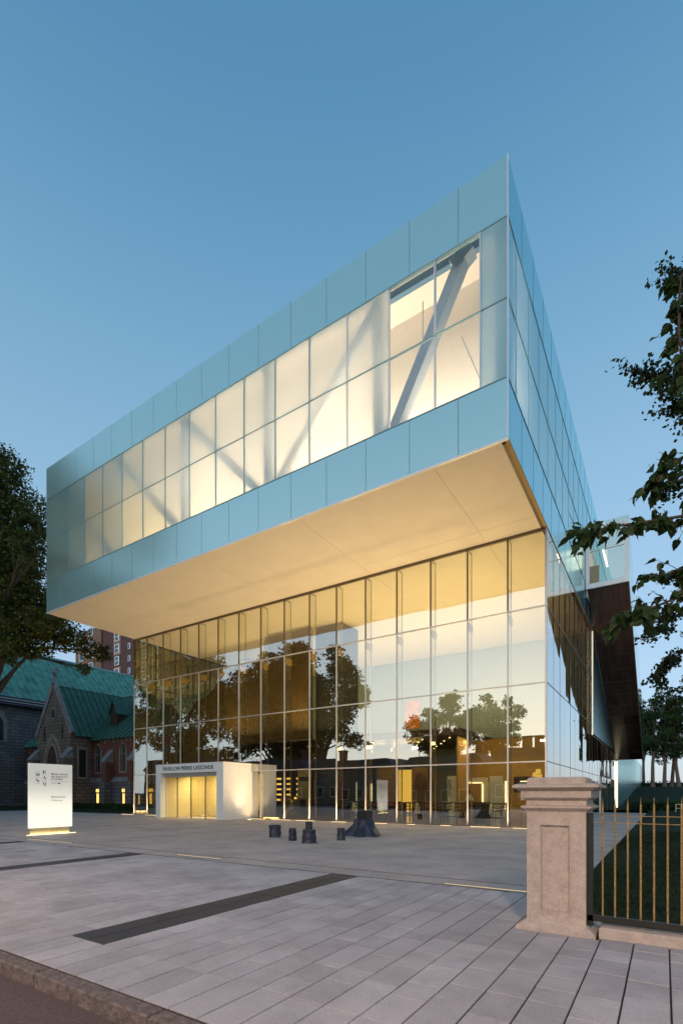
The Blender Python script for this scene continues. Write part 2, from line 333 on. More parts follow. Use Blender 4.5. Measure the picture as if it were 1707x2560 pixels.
    def mesh(s, name, m=None, recalc=False, smooth=False):
        me = bpy.data.meshes.new(name); me.from_pydata(s.v, [], s.f)
        if m: me.materials.append(m)
        if recalc:
            import bmesh
            bm = bmesh.new(); bm.from_mesh(me); bmesh.ops.recalc_face_normals(bm, faces=bm.faces); bm.to_mesh(me); bm.free()
        if smooth:
            for p in me.polygons: p.use_smooth = True
        me.update(); return me
    def build(s, name, m, parent=None, recalc=False, smooth=False, loc=None):
        return link(name, s.mesh(name, m, recalc, smooth), None, parent, loc)
def box(name, m, x0, x1, y0, y1, z0, z1, parent=None):
    return MB().box(x0, x1, y0, y1, z0, z1).build(name, m, parent)
def dup_tree(o, parent=None):
    c = o.copy(); COL.objects.link(c)
    if parent is not None: c.parent = parent
    for ch in o.children: dup_tree(ch, c)
    return c
_txt = {}
def text(name, s, size, m, parent, loc, rot, ex=.004, sx=1., align='LEFT', bold=0.):
    cu = bpy.data.curves.new('t', 'FONT'); cu.body = s; cu.size = size; cu.extrude = ex; cu.align_x = align; cu.offset = bold; cu.resolution_u = 3
    t = bpy.data.objects.new('t', cu); COL.objects.link(t); bpy.context.view_layer.update()
    me = bpy.data.meshes.new_from_object(t.evaluated_get(bpy.context.evaluated_depsgraph_get())); bpy.data.objects.remove(t)
    me.materials.clear(); me.materials.append(m)
    o = link(name, me, None, parent, loc); o.rotation_euler = rot; o.scale = (sx, 1, 1); return o
def area(name, loc, rot, sx, sy, e, col=WARM, spread=180, parent=None):
    l = bpy.data.lights.new(name, 'AREA'); l.shape = 'RECTANGLE'; l.size = sx; l.size_y = sy; l.energy = e; l.color = col; l.spread = R(spread)
    o = bpy.data.objects.new(name, l); COL.objects.link(o); o.location = loc; o.rotation_euler = rot
    if parent is not None: o.parent = parent
    return o
def sheet(name, m, x0, x1, y0, y1, z, t=.1, kind='structure', parent=None):
    o = box(name, m, x0, x1, y0, y1, z-t, z, parent)
    if parent is None: o['kind'] = kind
    return o

# ============================================================ GROUND
GX = -4.30
sheet('ground', grass_m, -900, 900, -600, 1200, -.22, .3)
sheet('road', asphalt_m, -120, 60, -9, 2.16, -.13, .08)
# kerb stones
kr = tag(sheet('kerb', joint2_m, -120, 60, 2.16, 2.27, -.06, .1), kind='structure')
km = [MB().bev(0, 1.5, 0, .145, -.2, 0.0, .012+.003*k).mesh('kerb_stone', kerb_m) for k in range(3)]
for i in range(30):
    o = link('kerb_stone', km[i % 3], None, kr, (1.6-1.515*i-1.5, 2.123+random.uniform(-.004, .004), random.uniform(-.004, .002)))
# sidewalk pavers
sw = sheet('sidewalk', joint2_m, -60, -1.2, 2.27, 7.85, -.014, .15)
MB().box(-1.2, 12, 2.27, 5.84, -.16, -.014).build('sidewalk_bed', joint2_m, sw)
cells = []
def dark(x): return any(abs(x-c) < .3 for c in (-5.0, -11.15, -17.3, -23.4, 1.15))
x = 6.0-.03
k = 0
while x > -40:
    x1 = x-.2965
    xm = (x+x1)/2
    if dark(xm):
        y = 2.91; cells.append((x1, x, 2.28, 2.90, 0))
        while y < 7.8: cells.append((x1, x, y, min(y+.9, 7.84), 1)); y += .91
    else:
        ys = [2.28, 2.90]; y = 2.90
        while y < 7.5:
            y += random.choice((.30, .30, .40, .45, .45, .60)); ys.append(min(y, 7.84))
        if ys[-1] < 7.8: ys.append(7.84)
        if ys[-1]-ys[-2] < .15: ys.pop(-2)
        for a, b in zip(ys, ys[1:]): cells.append((x1, x, a, b, 0))
    x = x1
cells = [(a, b, c, min(d, 5.84 if a > -1.2 else 9), e) for a, b, c, d, e in cells if not (a > -1.2 and c > 5.7)]
def show(c):
    X = (c[0]+c[1])/2; Y = (c[2]+c[3])/2
    d = -.543*X+.8397*Y; u = .8397*X+.5432*Y
    if d < .5: return 1e9
    px = 853.5+1246.6*u/d; py = 1986+1246.6*1.5/d
    if px < -150 or px > 1850 or py > 2750: return 1e6+d
    return d
cells.sort(key=show)
rest = {0: MB(), 1: MB()}; cache = {}
for i, c in enumerate(cells):
    if X0 := False: pass
    dz = random.uniform(-.0025, .0025); g = .0055
    w, l = c[1]-c[0]-.013, c[3]-c[2]-2*g
    if i < 300:
        key = (round(l, 2), c[4], i % 2)
        if key not in cache: cache[key] = MB().bev(-w/2, w/2, -key[0]/2, key[0]/2, -.06, 0, .004).mesh('paver', paverd_m if c[4] else paver_m)
        o = link('paver', cache[key], None, sw, ((c[0]+c[1])/2, (c[2]+c[3])/2, dz))
    else:
        rest[c[4]].bev(c[0]+g, c[1]-g, c[2]+g, c[3]-g, -.06, dz, .004)
tag(rest[0].build('distant_pavers', paver_m, sw), kind='stuff')
tag(rest[1].build('distant_dark_pavers', paverd_m, sw), kind='stuff')
# border band with drain slots, then the plaza slabs
bd = sheet('paving_border', plaza_m, -60, -1.2, 7.86, 8.5, -.002, .1)
MB().box(-60, -1.2, 7.852, 7.875, -.05, .001).box(-60, -1.2, 8.50, 8.53, -.05, .001).build('drain_slot', blk_m, bd)
pl = sheet('plaza', joint2_m, -60, -1.2, 8.53, 46.9, -.012, .12)
xs = [-1.2, -7.3, -13.4, -19.5, -25.6, -31.7, -37.8, -43.9, -50]
ysl = [8.55, 16.0, 23.08, 31, 46.9]
for a, b in zip(xs[1:], xs):
    for c, d in zip(ysl, ysl[1:]):
        if b <= -13 and c > 23: continue
        MB().bev(a+.006, b-.006, c+.006, d-.006, -.08, 0, .004).build('concrete_slab', plaza_m, pl)
# right lawn rising to the park hill
def lawn_z(x, y):
    z = 0.0
    if y > 52: z += 2.3*(1-math.cos(min(1, (y-52)/70)*math.pi))/2*1.35
    if y > 125: z -= min(2.5, (y-125)*.05)
    return z
def grid(name, m, x0, x1, y0, y1, nx, ny, fz, kind='structure'):
    vs = [(x0+(x1-x0)*i/nx, y0+(y1-y0)*j/ny, 0) for j in range(ny+1) for i in range(nx+1)]
    vs = [(v[0], v[1], fz(v[0], v[1])) for v in vs]
    fs = [(j*(nx+1)+i, j*(nx+1)+i+1, (j+1)*(nx+1)+i+1, (j+1)*(nx+1)+i) for j in range(ny) for i in range(nx)]
    o = link(name, MB().add(vs, fs).mesh(name, m)); o['kind'] = kind; return o
grid('lawn', grass_m, -1.195, 70, 6.05, 56, 40, 30, lambda x, y: -.015+.03*math.sin(x*1.3)*math.cos(y*.7))
grid('hill', grass_m, -70, 130, 54.0, 260, 60, 70, lambda x, y: lawn_z(x, y)+.06*math.sin(x*.9+y*.3)-.02)
sheet('church_lawn', grass_m, -110, -35.9, 13.5, 30, -.006, .08)
# short grass blades on the lawn by the fence
def blades(name, n, x0, x1, y0, y1, z, hh, m):
    P = np.stack([rng.uniform(x0, x1, n), rng.uniform(y0, y1, n), np.full(n, z)], 1)
    a = rng.uniform(0, 2*np.pi, n); w = .004+.004*rng.random(n); L = hh*(.5+rng.random(n))
    d = np.stack([np.cos(a), np.sin(a), np.zeros(n)], 1); le = rng.normal(0, .4, (n, 3)); le[:, 2] = 1; le *= L[:, None]
    V = np.stack([P-d*w[:, None], P+d*w[:, None], P+le], 1).reshape(-1, 3)
    F = np.arange(3*n).reshape(-1, 3)
    me = bpy.data.meshes.new(name); me.from_pydata(V.tolist(), [], F.tolist()); me.materials.append(m)
    o = link(name, me); o['kind'] = 'stuff'; return o
blades('grass', 45000, -1.15, 6, 6.3, 24, -.02, .05, grass_m)

# ============================================================ MUSEUM
mus = empty('museum_building', 'glass museum with a glowing translucent box cantilevered over its tall lit lobby', 'building', (GX, 23.08, 0))
def MP(name, m, mb, **k):  # part of the museum, mesh in world coordinates
    o = mb.build(name, m, mus, **k); o.location = (-GX, -23.08, 0); return o
def MPB(name, m, x0, x1, y0, y1, z0, z1): return MP(name, m, MB().box(x0, x1, y0, y1, z0, z1))
XL = -33.4; YF = 16.67; YB = 59.0
ZR = (22.48, 20.48, 17.80, 15.20, 13.20)
TX = [-4.28]+[-5.98-1.8425*i for i in range(15)]+[XL]
WX = [-4.28, -5.22, -6.85]+[-8.68-1.8445*i for i in range(14)]+[XL]
g = .012
def front_panel(x0, x1, z0, z1, m, name='glass_panel'):
    MPB(name, m, x0+g, x1-g, YF, YF+.035, z0+g, z1-g)
for a, b in zip(TX[1:], TX):
    front_panel(a, b, ZR[1], ZR[0], fr_band); front_panel(a, b, ZR[4], ZR[3], fr_band)
for i, (a, b) in enumerate(zip(WX[1:], WX)):
    clear = i in (1, 2)
    for z0, z1 in ((ZR[3], ZR[2]), (ZR[2], ZR[1])):
        if clear: front_panel(a, b, z0, z1, win_m, 'window_pane')
        else: front_panel(a, b, z0, z1, fr_swin if i in (0, 14, 15, 16) else fr_win)  # corner and left end panes take the dimmer glass to darken their glow
SY = [YF]+[18.58+1.86*i for i in range(22)]; SYW = [YF, 17.74]+[19.6+1.86*i for i in range(21)]+[YB]
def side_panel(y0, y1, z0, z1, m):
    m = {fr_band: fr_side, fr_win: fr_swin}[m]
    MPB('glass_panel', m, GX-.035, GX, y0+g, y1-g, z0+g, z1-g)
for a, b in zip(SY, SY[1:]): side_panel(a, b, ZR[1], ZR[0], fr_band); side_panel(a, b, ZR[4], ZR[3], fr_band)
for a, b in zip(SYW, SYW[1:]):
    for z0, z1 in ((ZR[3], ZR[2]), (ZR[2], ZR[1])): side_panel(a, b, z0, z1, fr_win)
# thin carriers behind the joints
for x in TX[1:-1]:
    MPB('panel_rail', joint_m, x-.008, x+.008, YF-.004, YF+.08, ZR[1]+.03, ZR[0]); MPB('panel_rail', joint_m, x-.008, x+.008, YF-.004, YF+.08, ZR[4], ZR[3]-.03)
for i, x in enumerate(WX[1:-1]):
    w = .032
    MP('mullion', trim_m if i < 4 else joint_m, MB().box(x-w/2-.004, x+w/2+.004, YF-.014, YF+.12, ZR[3], ZR[1]))
for z in (ZR[1], ZR[2], ZR[3]):
    MP('transom', joint_m, MB().box(XL, GX+.02, YF-.016, YF+(.12 if z != ZR[2] else .045), z-.02, z+.02))
for z in (ZR[1], ZR[2], ZR[3]):
    MP('transom', joint_m, MB().box(GX-.12, GX+.016, YF, YB, z-.02, z+.02))
for y in SY[1:-1]: MPB('panel_rail', joint_m, GX-.08, GX+.006, y-.009, y+.009, ZR[1]+.03, ZR[0]); MPB('panel_rail', joint_m, GX-.08, GX+.006, y-.009, y+.009, ZR[4], ZR[3]-.03)
for y in SYW[1:-1]: MP('mullion', joint_m, MB().box(GX-.1, GX+.008, y-.016, y+.016, ZR[3]+.03, ZR[1]-.03))
MP('corner_trim', trim_m, MB().box(GX-.02, GX+.028, YF-.024, YF+.006, ZR[4], ZR[0]))
MP('roof', joint_m, MB().box(XL+.06, GX-.06, YF+.06, YB, ZR[0]-.25, ZR[0]-.02))
MP('end_wall', fr_band, MB().box(XL, XL+.04, YF+.04, YB, ZR[4], ZR[0]).box(XL, GX-.04, YB-.04, YB, ZR[4], ZR[0]))
# backing behind opaque bands, gallery floor / ceiling
MP('band_backing', joint_m, MB().box(XL+.1, GX-.1, YF+.13, YF+.2, ZR[1]+.1, ZR[0]-.3).box(XL+.1, GX-.1, YF+.13, YF+.2, ZR[4]+.1, ZR[3]-.1)
   .box(GX-.2, GX-.13, YF+.3, YB-.2, ZR[1]+.1, ZR[0]-.3).box(GX-.2, GX-.13, YF+.3, YB-.2, ZR[4]+.1, ZR[3]-.1))
MP('gallery_floor', warmwall_m, MB().box(XL+.1, GX-.22, YF+.22, YB-.1, ZR[3]-.45, ZR[3]-.15))
MP('gallery_ceiling', warmwall_m, MB().box(XL+.1, GX-.22, YF+.22, YB-.1, 22.05, 22.15))
MPB('gallery_wall', warmwall_m, XL+.2, GX-.9, YF+3.0, YF+3.15, ZR[3]-.15, 22.04); MPB('gallery_wall', warmwall_m, GX-2.3, GX-2.15, YF+3.16, YB-1, ZR[3]-.15, 22.04)
# truss of the front
cols = [-9.35, -15.0, -20.6, -26.2, -31.6]
yt = YF+.75
for x in cols: MP('steel_column', steel_m, MB().box(x-.2, x+.2, yt-.22, yt+.22, ZR[3]-.15, ZR[1]+.25))
MP('steel_column', steel_m, MB().box(-4.85, -4.55, yt-.2, yt+.2, ZR[3]-.15, ZR[1]+.25))
for (xa, za, xb, zb) in ((-9.15, 14.95, -6.05, 20.75), (-14.8, 15.0, -9.5, 20.5), (-15.2, 15.0, -20.4, 20.5), (-20.8, 15, -26.0, 20.5), (-26.4, 15, -31.4, 20.5)):
    MP('steel_diagonal', steel_m, MB().bar((xa, yt, za), (xb, yt, zb), .40, .42, up=(0, 1, 0)))
MP('steel_beam', dsteel_m, MB().box(XL+.3, -4.6, yt+.35, yt+.55, 21.25, 21.55))
MP('steel_bracket', steel_m, MB().bar((-6.4, yt, 20.55), (-5.75, yt, 20.95), .5, .46, up=(0, 1, 0)))
MP('hanging_rod', alu_m, MB().box(-7.86, -7.83, yt+.5, yt+.53, 17.6, 20.6))
MP('hanging_rod', alu_m, MB().bar((-5.4, yt+.5, 16.0), (-6.3, yt+.5, 18.46), .03))
# lamps added out of sight on the gallery floor to light the glass
for i, x in enumerate([-6.6, -9.6, -12.4, -15.2, -18.0, -20.8, -23.6, -26.4, -29.2, -31.8]):
    e = (185, 195, 205, 200, 195, 175, 120, 52, 16, 7)[i]
    area('hidden_gallery_light', (x, YF+1.5, 15.2), (R(180-38), 0, 0), 2.4, .9, e*1.0, (1, .80, .58) if i < 6 else (1, .72, .30))
for y in (22.5, 28, 34, 40, 46): area('hidden_gallery_light', (GX-1.6, y, 15.15), (R(180), R(0), 0), .3, 4.0, 26, (1, .84, .66))
# pale trim and soffit
MP('edge_trim', trim_m, MB().box(XL, GX+.02, YF-.02, YF+.06, ZR[4]-.06, ZR[4]+.012))
MP('edge_trim', ochre_m, MB().box(GX-.10, GX+.02, YF+.06, 39.2, ZR[4]-.06, ZR[4]+.0))
MP('shadow_gap', alud_m, MB().box(GX-.22, GX-.10, YF+.2, 23.1, ZR[4]-.05, ZR[4]-.01))
sx = [-4.52, -6.9, -13.0, -19.1, -25.2, -29.5, XL+.05]
sy = [YF+.06, 21.9, 31.5, 39.7]
for a, b in zip(sx[1:], sx):
    for c, d in zip(sy, sy[1:]):
        MP('soffit_panel', soffit_m, MB().box(a+.005, b-.005, c+.005, d-.005, ZR[4]-.05, ZR[4]+.02))
MP('soffit_void', alud_m, MB().box(XL+.05, GX-.22, YF+.1, 39.7, ZR[4]+.021, ZR[4]+.1))
# ---- lobby facade
GZ = (0.0, 2.95, 6.40, 9.75, 13.15)
GV = [-4.34, -5.96]+[-7.83-1.8567*i for i in range(14)]+[-33.5]
PX0, PX1, PZ = -27.75, -21.6, 3.42
YG = 23.08
for i, (a, b) in enumerate(zip(GV[1:], GV)):
    for j, (z0, z1) in enumerate(zip(GZ, GZ[1:])):
        if a > PX0-.3 and b < PX1+.9 and j == 0: continue
        MPB('glass_pane', pane_m, a+.02, b-.02, YG, YG+.03, z0+.015, z1-.015)
for i, x in enumerate(GV):
    z0 = PZ if PX0 < x < PX1 else 0
    MP('mullion', alu_m, MB().box(x-.028, x+.028, YG-.035, YG+.05, z0, 9.75))
    MP('mullion', alud_m, MB().box(x-.032, x+.032, YG-.03, YG+.05, 9.75, 13.15))
    if 0 < i < len(GV)-1:
        MPB('glass_fin', fin_m, x-.012, x+.012, YG+.06, YG+.62, max(z0, 0.1), 13.1)
        MP('fin_edge', alud_m, MB().box(x-.02, x+.02, YG+.60, YG+.63, max(z0, 0.1), 13.1).box(x-.02, x+.02, YG+.06, YG+.62, 13.06, 13.12))
        MP('fin_bracket', ochre_m, MB().box(x-.05, x+.05, YG+.08, YG+.66, 9.3, 9.66))
for z in GZ[1:4]:
    segs = [(GV[-1], GV[0])] if z > PZ else [(GV[-1], PX0), (PX1, GV[0])]
    for a, b in segs: MP('transom', alu_m, MB().box(a, b, YG-.045, YG+.045, z-.028, z+.028))
MP('head_trim', alud_m, MB().box(GV[-1], GV[0], YG-.05, YG+.06, 13.03, 13.15))
MP('sill', alud_m, MB().box(GV[-1], PX0, YG-.05, YG+.06, 0.002, .05).box(PX1, GV[0], YG-.05, YG+.06, .002, .05))
# ---- right side wall of the lobby: tall channel panes, each turned by a hair
SYG = [YG+.06+1.62*i for i in range(11)]; 
YS2 = SYG[-1]
import bmesh
def side_wall(y_list, z_list, zt):
    for i, (a, b) in enumerate(zip(y_list, y_list[1:])):
        for j, (z0, z1) in enumerate(zip(z_list, z_list[1:])):
            dx = .006*math.sin(i*2.4)
            mb = MB().add([(GX-.03+dx, a+.006, z0+.01), (GX+dx, a+.006, z0+.01), (GX-dx, b-.006, z0+.01), (GX-.03-dx, b-.006, z0+.01),
                           (GX-.03+dx, a+.006, z1-.01), (GX+dx, a+.006, z1-.01), (GX-dx, b-.006, z1-.01), (GX-.03-dx, b-.006, z1-.01)],
                 [(3, 2, 1, 0), (4, 5, 6, 7), (0, 1, 5, 4), (1, 2, 6, 5), (2, 3, 7, 6), (3, 0, 4, 7)])
            MP('glass_pane', side_pane_m, mb)
side_wall(SYG, GZ, 0)
SY3 = [YS2+1.62*i for i in range(12)]+[60.3]
side_wall(SY3, (0, 2.95, 5.7), 0)
for y in SYG[1:-1]+SY3[:-1]: MP('mullion', alud_m, MB().box(GX-.06, GX+.004, y-.006, y+.006, 0, 13.1 if y < YS2 else 5.7))
for z in GZ[1:4]: MP('transom', alud_m, MB().box(GX-.04, GX+.012, YG+.05, 60.3 if z < 3 else YS2, z-.018, z+.018))
MP('corner_post', alu_m, MB().box(GX-.07, GX+.016, YG-.04, YG+.05, 0, 13.15))
MP('side_post', alu_m, MB().box(GX-.03, GX+.05, 44.2, 44.26, 0, 2.9).box(GX-.03, GX+.05, 44.7, 44.76, 0, 2.9))
# left glass wall of the lobby
for i in range(9):
    y = YG+.1+1.85*i
    MPB('glass_pane', pane_m, -33.56, -33.53, y+.02, y+1.83, 0.02, 13.1)
    MP('mullion', alud_m, MB().box(-33.6, -33.48, y-.04, y+.04, 0, 13.12))
    MPB('glass_fin', fin_m, -33.4, -32.9, y-.01, y+.01, 6.3, 12.4)
    MP('fin_edge', alud_m, MB().box(-32.92, -32.88, y-.02, y+.02, 9.9, 12.4).box(-33.4, -32.9, y-.02, y+.02, 12.38, 12.44).box(-33.4, -32.9, y-.02, y+.02, 9.88, 9.94))
for z in GZ[1:4]: MP('transom', alud_m, MB().box(-33.6, -33.48, YG, 39.7, z-.03, z+.03))
# second and third volumes
def fr_wall(y0, y1, z0, z1, n, x=GX, front=None, m=None):
    for i in range(n):
        a = y0+(y1-y0)*i/n; b = y0+(y1-y0)*(i+1)/n
        MPB('glass_panel', m or fr_band, x-.05, x, a+.01, b-.01, z0, z1)
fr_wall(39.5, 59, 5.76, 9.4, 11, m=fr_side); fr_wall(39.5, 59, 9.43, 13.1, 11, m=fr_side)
MP('storey_core', joint_m, MB().box(-30, GX-.08, 40.2, 59, 5.95, 13.1))
MP('storey_front', trim_m, MB().box(GX-.5, GX-.02, 39.44, 39.5, 5.76, 13.1).box(GX-.36, GX+.03, 39.3, 39.33, 5.8, 13.1))
MP('glowing_edge', tube_m, MB().box(GX-.02, GX+.035, 39.40, 39.45, 5.76, 13.1).box(GX-.26, GX-.20, 39.2, 39.24, 5.85, 13.1))  # corner edges given emission of their own
MP('storey_soffit', stairsoff_m, MB().box(-30, GX, 39.5, 59.9, 5.70, 5.9))
fr_wall(60.45, 129, 0, 3.2, 30, x=-4.24, m=fr_shaded); fr_wall(60.45, 129, 3.22, 7.8, 30, x=-4.24, m=fr_shaded)
MP('ground_storey', fr_shaded, MB().box(-30, -4.30, 60.5, 129, 0, 7.8))
MP('glowing_edge', tube_m, MB().box(-4.36, -4.26, 60.34, 60.39, 0, 5.0).box(-4.22, -4.16, 60.34, 60.39, 0, 5.0))
# ---- protruding stair: an inclined glass tube with a brown soffit
YA, YE = 35.74, 60.4; XO = GX+2.46
def zb(y): return 14.8-.391*(y-YA)
def zt(y): return zb(y)+3.9 if y < 37 else 14.8-.391*(y-YA)+4.2
MPx = lambda n, m, mb: MP(n, m, mb, recalc=True)
nseg = 14
for i in range(nseg):
    a = YA+(YE-YA)*i/nseg; b = YA+(YE-YA)*(i+1)/nseg-.03
    for k, (u0, u1) in enumerate(((0, .5), (.5, 1))):
        xa = GX+.02+(XO-GX-.02)*u0; xb = GX+.02+(XO-GX-.02)*u1-.015
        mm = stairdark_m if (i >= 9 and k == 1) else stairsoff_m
        MPx('soffit_panel', mm, MB().prism([(a, zb(a)), (b, zb(b)), (b, zb(b)+.08), (a, zb(a)+.08)], 'x', xa, xb))
MPx('stair_deck', blk_m, MB().prism([(YA, zb(YA)+.09), (YE, zb(YE)+.09), (YE, zb(YE)+.3), (YA, zb(YA)+.3)], 'x', GX+.02, XO-.03))
MP('stair_end', stairdark_m, MB().box(GX+.02, XO, YE, YE+.05, zb(YE), zb(YE)+4.0))
for i in range(12):
    a = YA+(YE-YA)*i/12; b = YA+(YE-YA)*(i+1)/12-.02
    MPx('glass_panel', fin_m, MB().prism([(a, zb(a)), (b, zb(b)), (b, zb(b)+4.1), (a, zb(a)+4.1)], 'x', XO-.03, XO))
    MPx('glass_panel', fin_m, MB().prism([(a, zb(a)+4.1), (b, zb(b)+4.1), (b, zb(b)+4.15), (a, zb(a)+4.15)], 'x', GX+.02, XO))
MPx('edge_trim', alu_m, MB().prism([(YA, zb(YA)-.04), (YE, zb(YE)-.04), (YE, zb(YE)), (YA, zb(YA))], 'x', XO-.05, XO+.01))
# framed window of the stair head
wf = MP('window_frame', trim_m, MB().box(GX+.03, XO, YA-.12, YA, 14.74, 15.05).box(GX+.03, XO, YA-.12, YA, 18.4, 18.6).box(GX+.03, GX+.25, YA-.12, YA, 15.05, 18.4).box(XO-.25, XO, YA-.12, YA, 15.05, 18.4)
        .box(GX+.25, XO-.25, YA-.10, YA-.02, 17.1, 17.15))
MPB('window_pane', win_m, GX+.25, XO-.25, YA-.06, YA-.04, 15.05, 18.4)
MP('stair_wall', warmwall_m, MB().box(GX+.05, GX+.12, YA+.1, YA+5, 14.3, 18.5))
MP('stair_lamp', tube_m, MB().box(GX+.9, GX+1.0, YA+.6, YA+3.6, 17.4, 17.46))
MP('handrail', ochre_m, MB().box(GX+.2, GX+.75, YA+.5, YA+.56, 15.2, 16.4))
area('stair_light', (GX+1.2, YA+2.5, 17.9), (0, 0, 0), 1.0, 3.5, 16, (1, .75, .45))
# ---- lobby interior
MPB('lobby_floor', floor_m, -33.5, GX-.08, YG+.08, 60.2, -.02, .006)
MPB('lobby_back_wall', backwall_m, -33.5, GX-.1, 39.75, 39.95, 0, 13.14)
MPB('mezzanine', woodd_m, -19.5, -10.9, 30.5, 39.7, 5.3, 5.75)
MPB('mezzanine', woodd_m, -33.4, -19.52, 31.5, 39.7, 5.3, 5.75)
for i in range(11):
    for j in range(5):
        x = -31.5+i*1.95+(j % 2)*.9; y = 31.8+j*1.7
        if x > -11.3: continue
        MP('downlight', dot_m, MB().cyl((x, y), .06, 5.25, 5.298, 8))
MPB('restaurant_wall', ochre_m, -11.0, GX-.15, 33.6, 33.8, 0, 5.2)
MPB('restaurant_wall', ochre_m, -11.1, -11.0, 30.6, 39.7, 0, 5.2)
# wooden stair volume
pts = [(-33.3, 0), (-33.3, 8.0), (-32.6, 8.3), (-31.9, 9.1), (-30.6, 9.3), (-29.4, 10.3), (-28.4, 10.5), (-27.4, 11.4), (-24.8, 11.3), (-24.5, 13.0), (-20.4, 13.0), (-20.4, 5.35), (-28.0, 5.35), (-28.0, 0)]
MPx('stair_parapet', wood_m, MB().prism(pts, 'y', 27.6, 27.9))

MPB('stair_core', dark_m, -20.38, -18.2, 28.2, 30.3, 0, 13.1)
for i, xx in enumerate((-31.2, -28.9, -26.6)): MP('stair_rail', alud_m, MB().box(xx-.6, xx+.6, 27.5, 27.56, 9.6+i*1.0, 9.66+i*1.0).box(xx+.5, xx+.56, 27.5, 27.56, 8.4+i*1.0, 9.66+i*1.0))
MPB('dark_wall', dark_m, -33.3, -20.4, 31.0, 31.2, 0, 5.2)
MPB('wall_panel', ochre_m, -19.84, -18.09, 36, 36.1, 0.1, 3.75)
MPB('wall_panel', orange_glow_m, -17.89, -16.75, 36, 36.1, 0.1, 3.45)  # orange panel given its own glow to look lit
fp = MPB('wall_panel', ochre_m, -16.65, -15.33, 36, 36.1, 0.1, 3.6)
mbk = MB()
for k in range(9):
    r_ = .10+.075*k; mbk.tube([(-15.95+r_*.75*math.cos(a/14*6.283), 35.97, 2.1+r_*1.6*math.sin(a/14*6.283)) for a in range(15)], [.014]*15, 4)
MP('mural_rings', woodd_m, mbk)
MPB('light_tube', tube_m, -19.24, -19.12, 33.9, 33.95, .9, 2.35)
MPB('sign_reflection', pale_glow_m, -19.1, -18.15, 30, 30.1, .08, 2.36)  # glowing sheet standing in for the sign's reflection in the glass
MPB('wall_picture', pmat('orange canvas', (.75, .26, .05), rough=.6, var=.4, scale=2), -19.0, -17.6, 39.6, 39.7, 7.2, 9.6)
for i in range(3): # glowing shelves at the far left
    for j in range(5):
        MP('shelf_lamp', lit_m, MB().box(-26.2+i*1.0, -25.75+i*1.0, 30.92, 30.96, 1.0+j*.42, 1.14+j*.42))
for i in range(4): MP('lit_door', lit_m, MB().box(-24.4+i*.42, -24.2+i*.42, 30.9, 30.95, .55, 1.3+.2*(i % 2)))
MPB('wall_panel', white_m, -25.1, -23.3, 28.0, 28.1, 0, 3.6) if False else None
# restaurant kiosks
MPB('menu_wall', white_m, -12.01, -11.29, 31.4, 31.5, 0, 2.7)
mt = text('menu_text', 'tempéra', .42, dark_m, mus, (-11.75-GX, 31.38-YG, 1.35), (R(90), R(-90), 0), sx=.8)
MP('kiosk_frame', white_m, MB().box(-11.2, -9.7, 32.4, 32.6, 2.3, 2.6).box(-9.9, -9.6, 32.4, 32.6, 0, 2.3))
MP('kiosk_light', tube_m, MB().box(-11.15, -9.95, 32.36, 32.39, 2.22, 2.29).box(-10.02, -9.92, 32.34, 32.38, .95, 2.2))
MP('kiosk_counter', dark_m, MB().box(-11.3, -9.4, 32.0, 32.5, 0, 1.0))
MPB('menu_wall', white_m, -8.8, -8.05, 30, 30.1, 0, 2.6)
MP('light_tube', tube_m, MB().box(-8.0, -7.86, 30.3, 30.34, .5, 2.3))
MPB('partition', blk_m, -9.35, -8.95, 32.0, 32.2, 0, 2.5)
MP('light_tube', tube_m, MB().box(-6.2, -6.05, 29, 29.04, .9, 2.2).box(-6.8, -5.8, 29, 29.04, 2.2, 2.26))
MPB('wall_sign', pale_glow_m, -6.55, -6.0, 28, 28.05, 1.2, 1.5)
MP('service_shelf', dark_m, MB().box(-7.2, -4.6, 29.2, 29.5, 1.6, 2.5))
lamp_mb = MB()
for dx_, dz_ in ((0, 0), (.12, .15), (-.08, .26), (.06, .42)): 
    lamp_mb.cyl((-5.5+dx_, 27.0), .15, 2.15+dz_, 2.38+dz_, 10, r2=.12)
MP('pendant_lamp', orange_glow_m, lamp_mb)
# ---- interior lights: bare uplights added to brighten the ceiling, some floating, restaurant spots
for x, y, e in ((-8, 30, 260), (-13, 33, 280), (-18.5, 33, 260), (-23, 34, 240), (-28, 34, 150), (-11, 35, 120), (-15, 26, 210), (-9, 26, 220), (-21, 26, 220), (-27, 26, 180)):
    area('added_uplight', (x, y, 5.9), (R(180), 0, 0), 2.6, .6, e)
for x, e in ((-6, 60), (-8.5, 60), (-10.2, 40)): area('wall_washer', (x, 32.2, 5.0), (R(-35), 0, 0), 1.6, .3, e, (1, .66, .25))
for x, e in ((-19, 22), (-17.3, 20), (-16, 22)): area('wall_washer', (x, 34.8, 4.9), (R(-30), 0, 0), 1.2, .2, e, (1, .66, .25))
for x in (-31, -28, -25, -22): area('wall_washer', (x, 25.4, .12), (R(180+30), 0, 0), 1.4, .2, 14, (1, .62, .22))
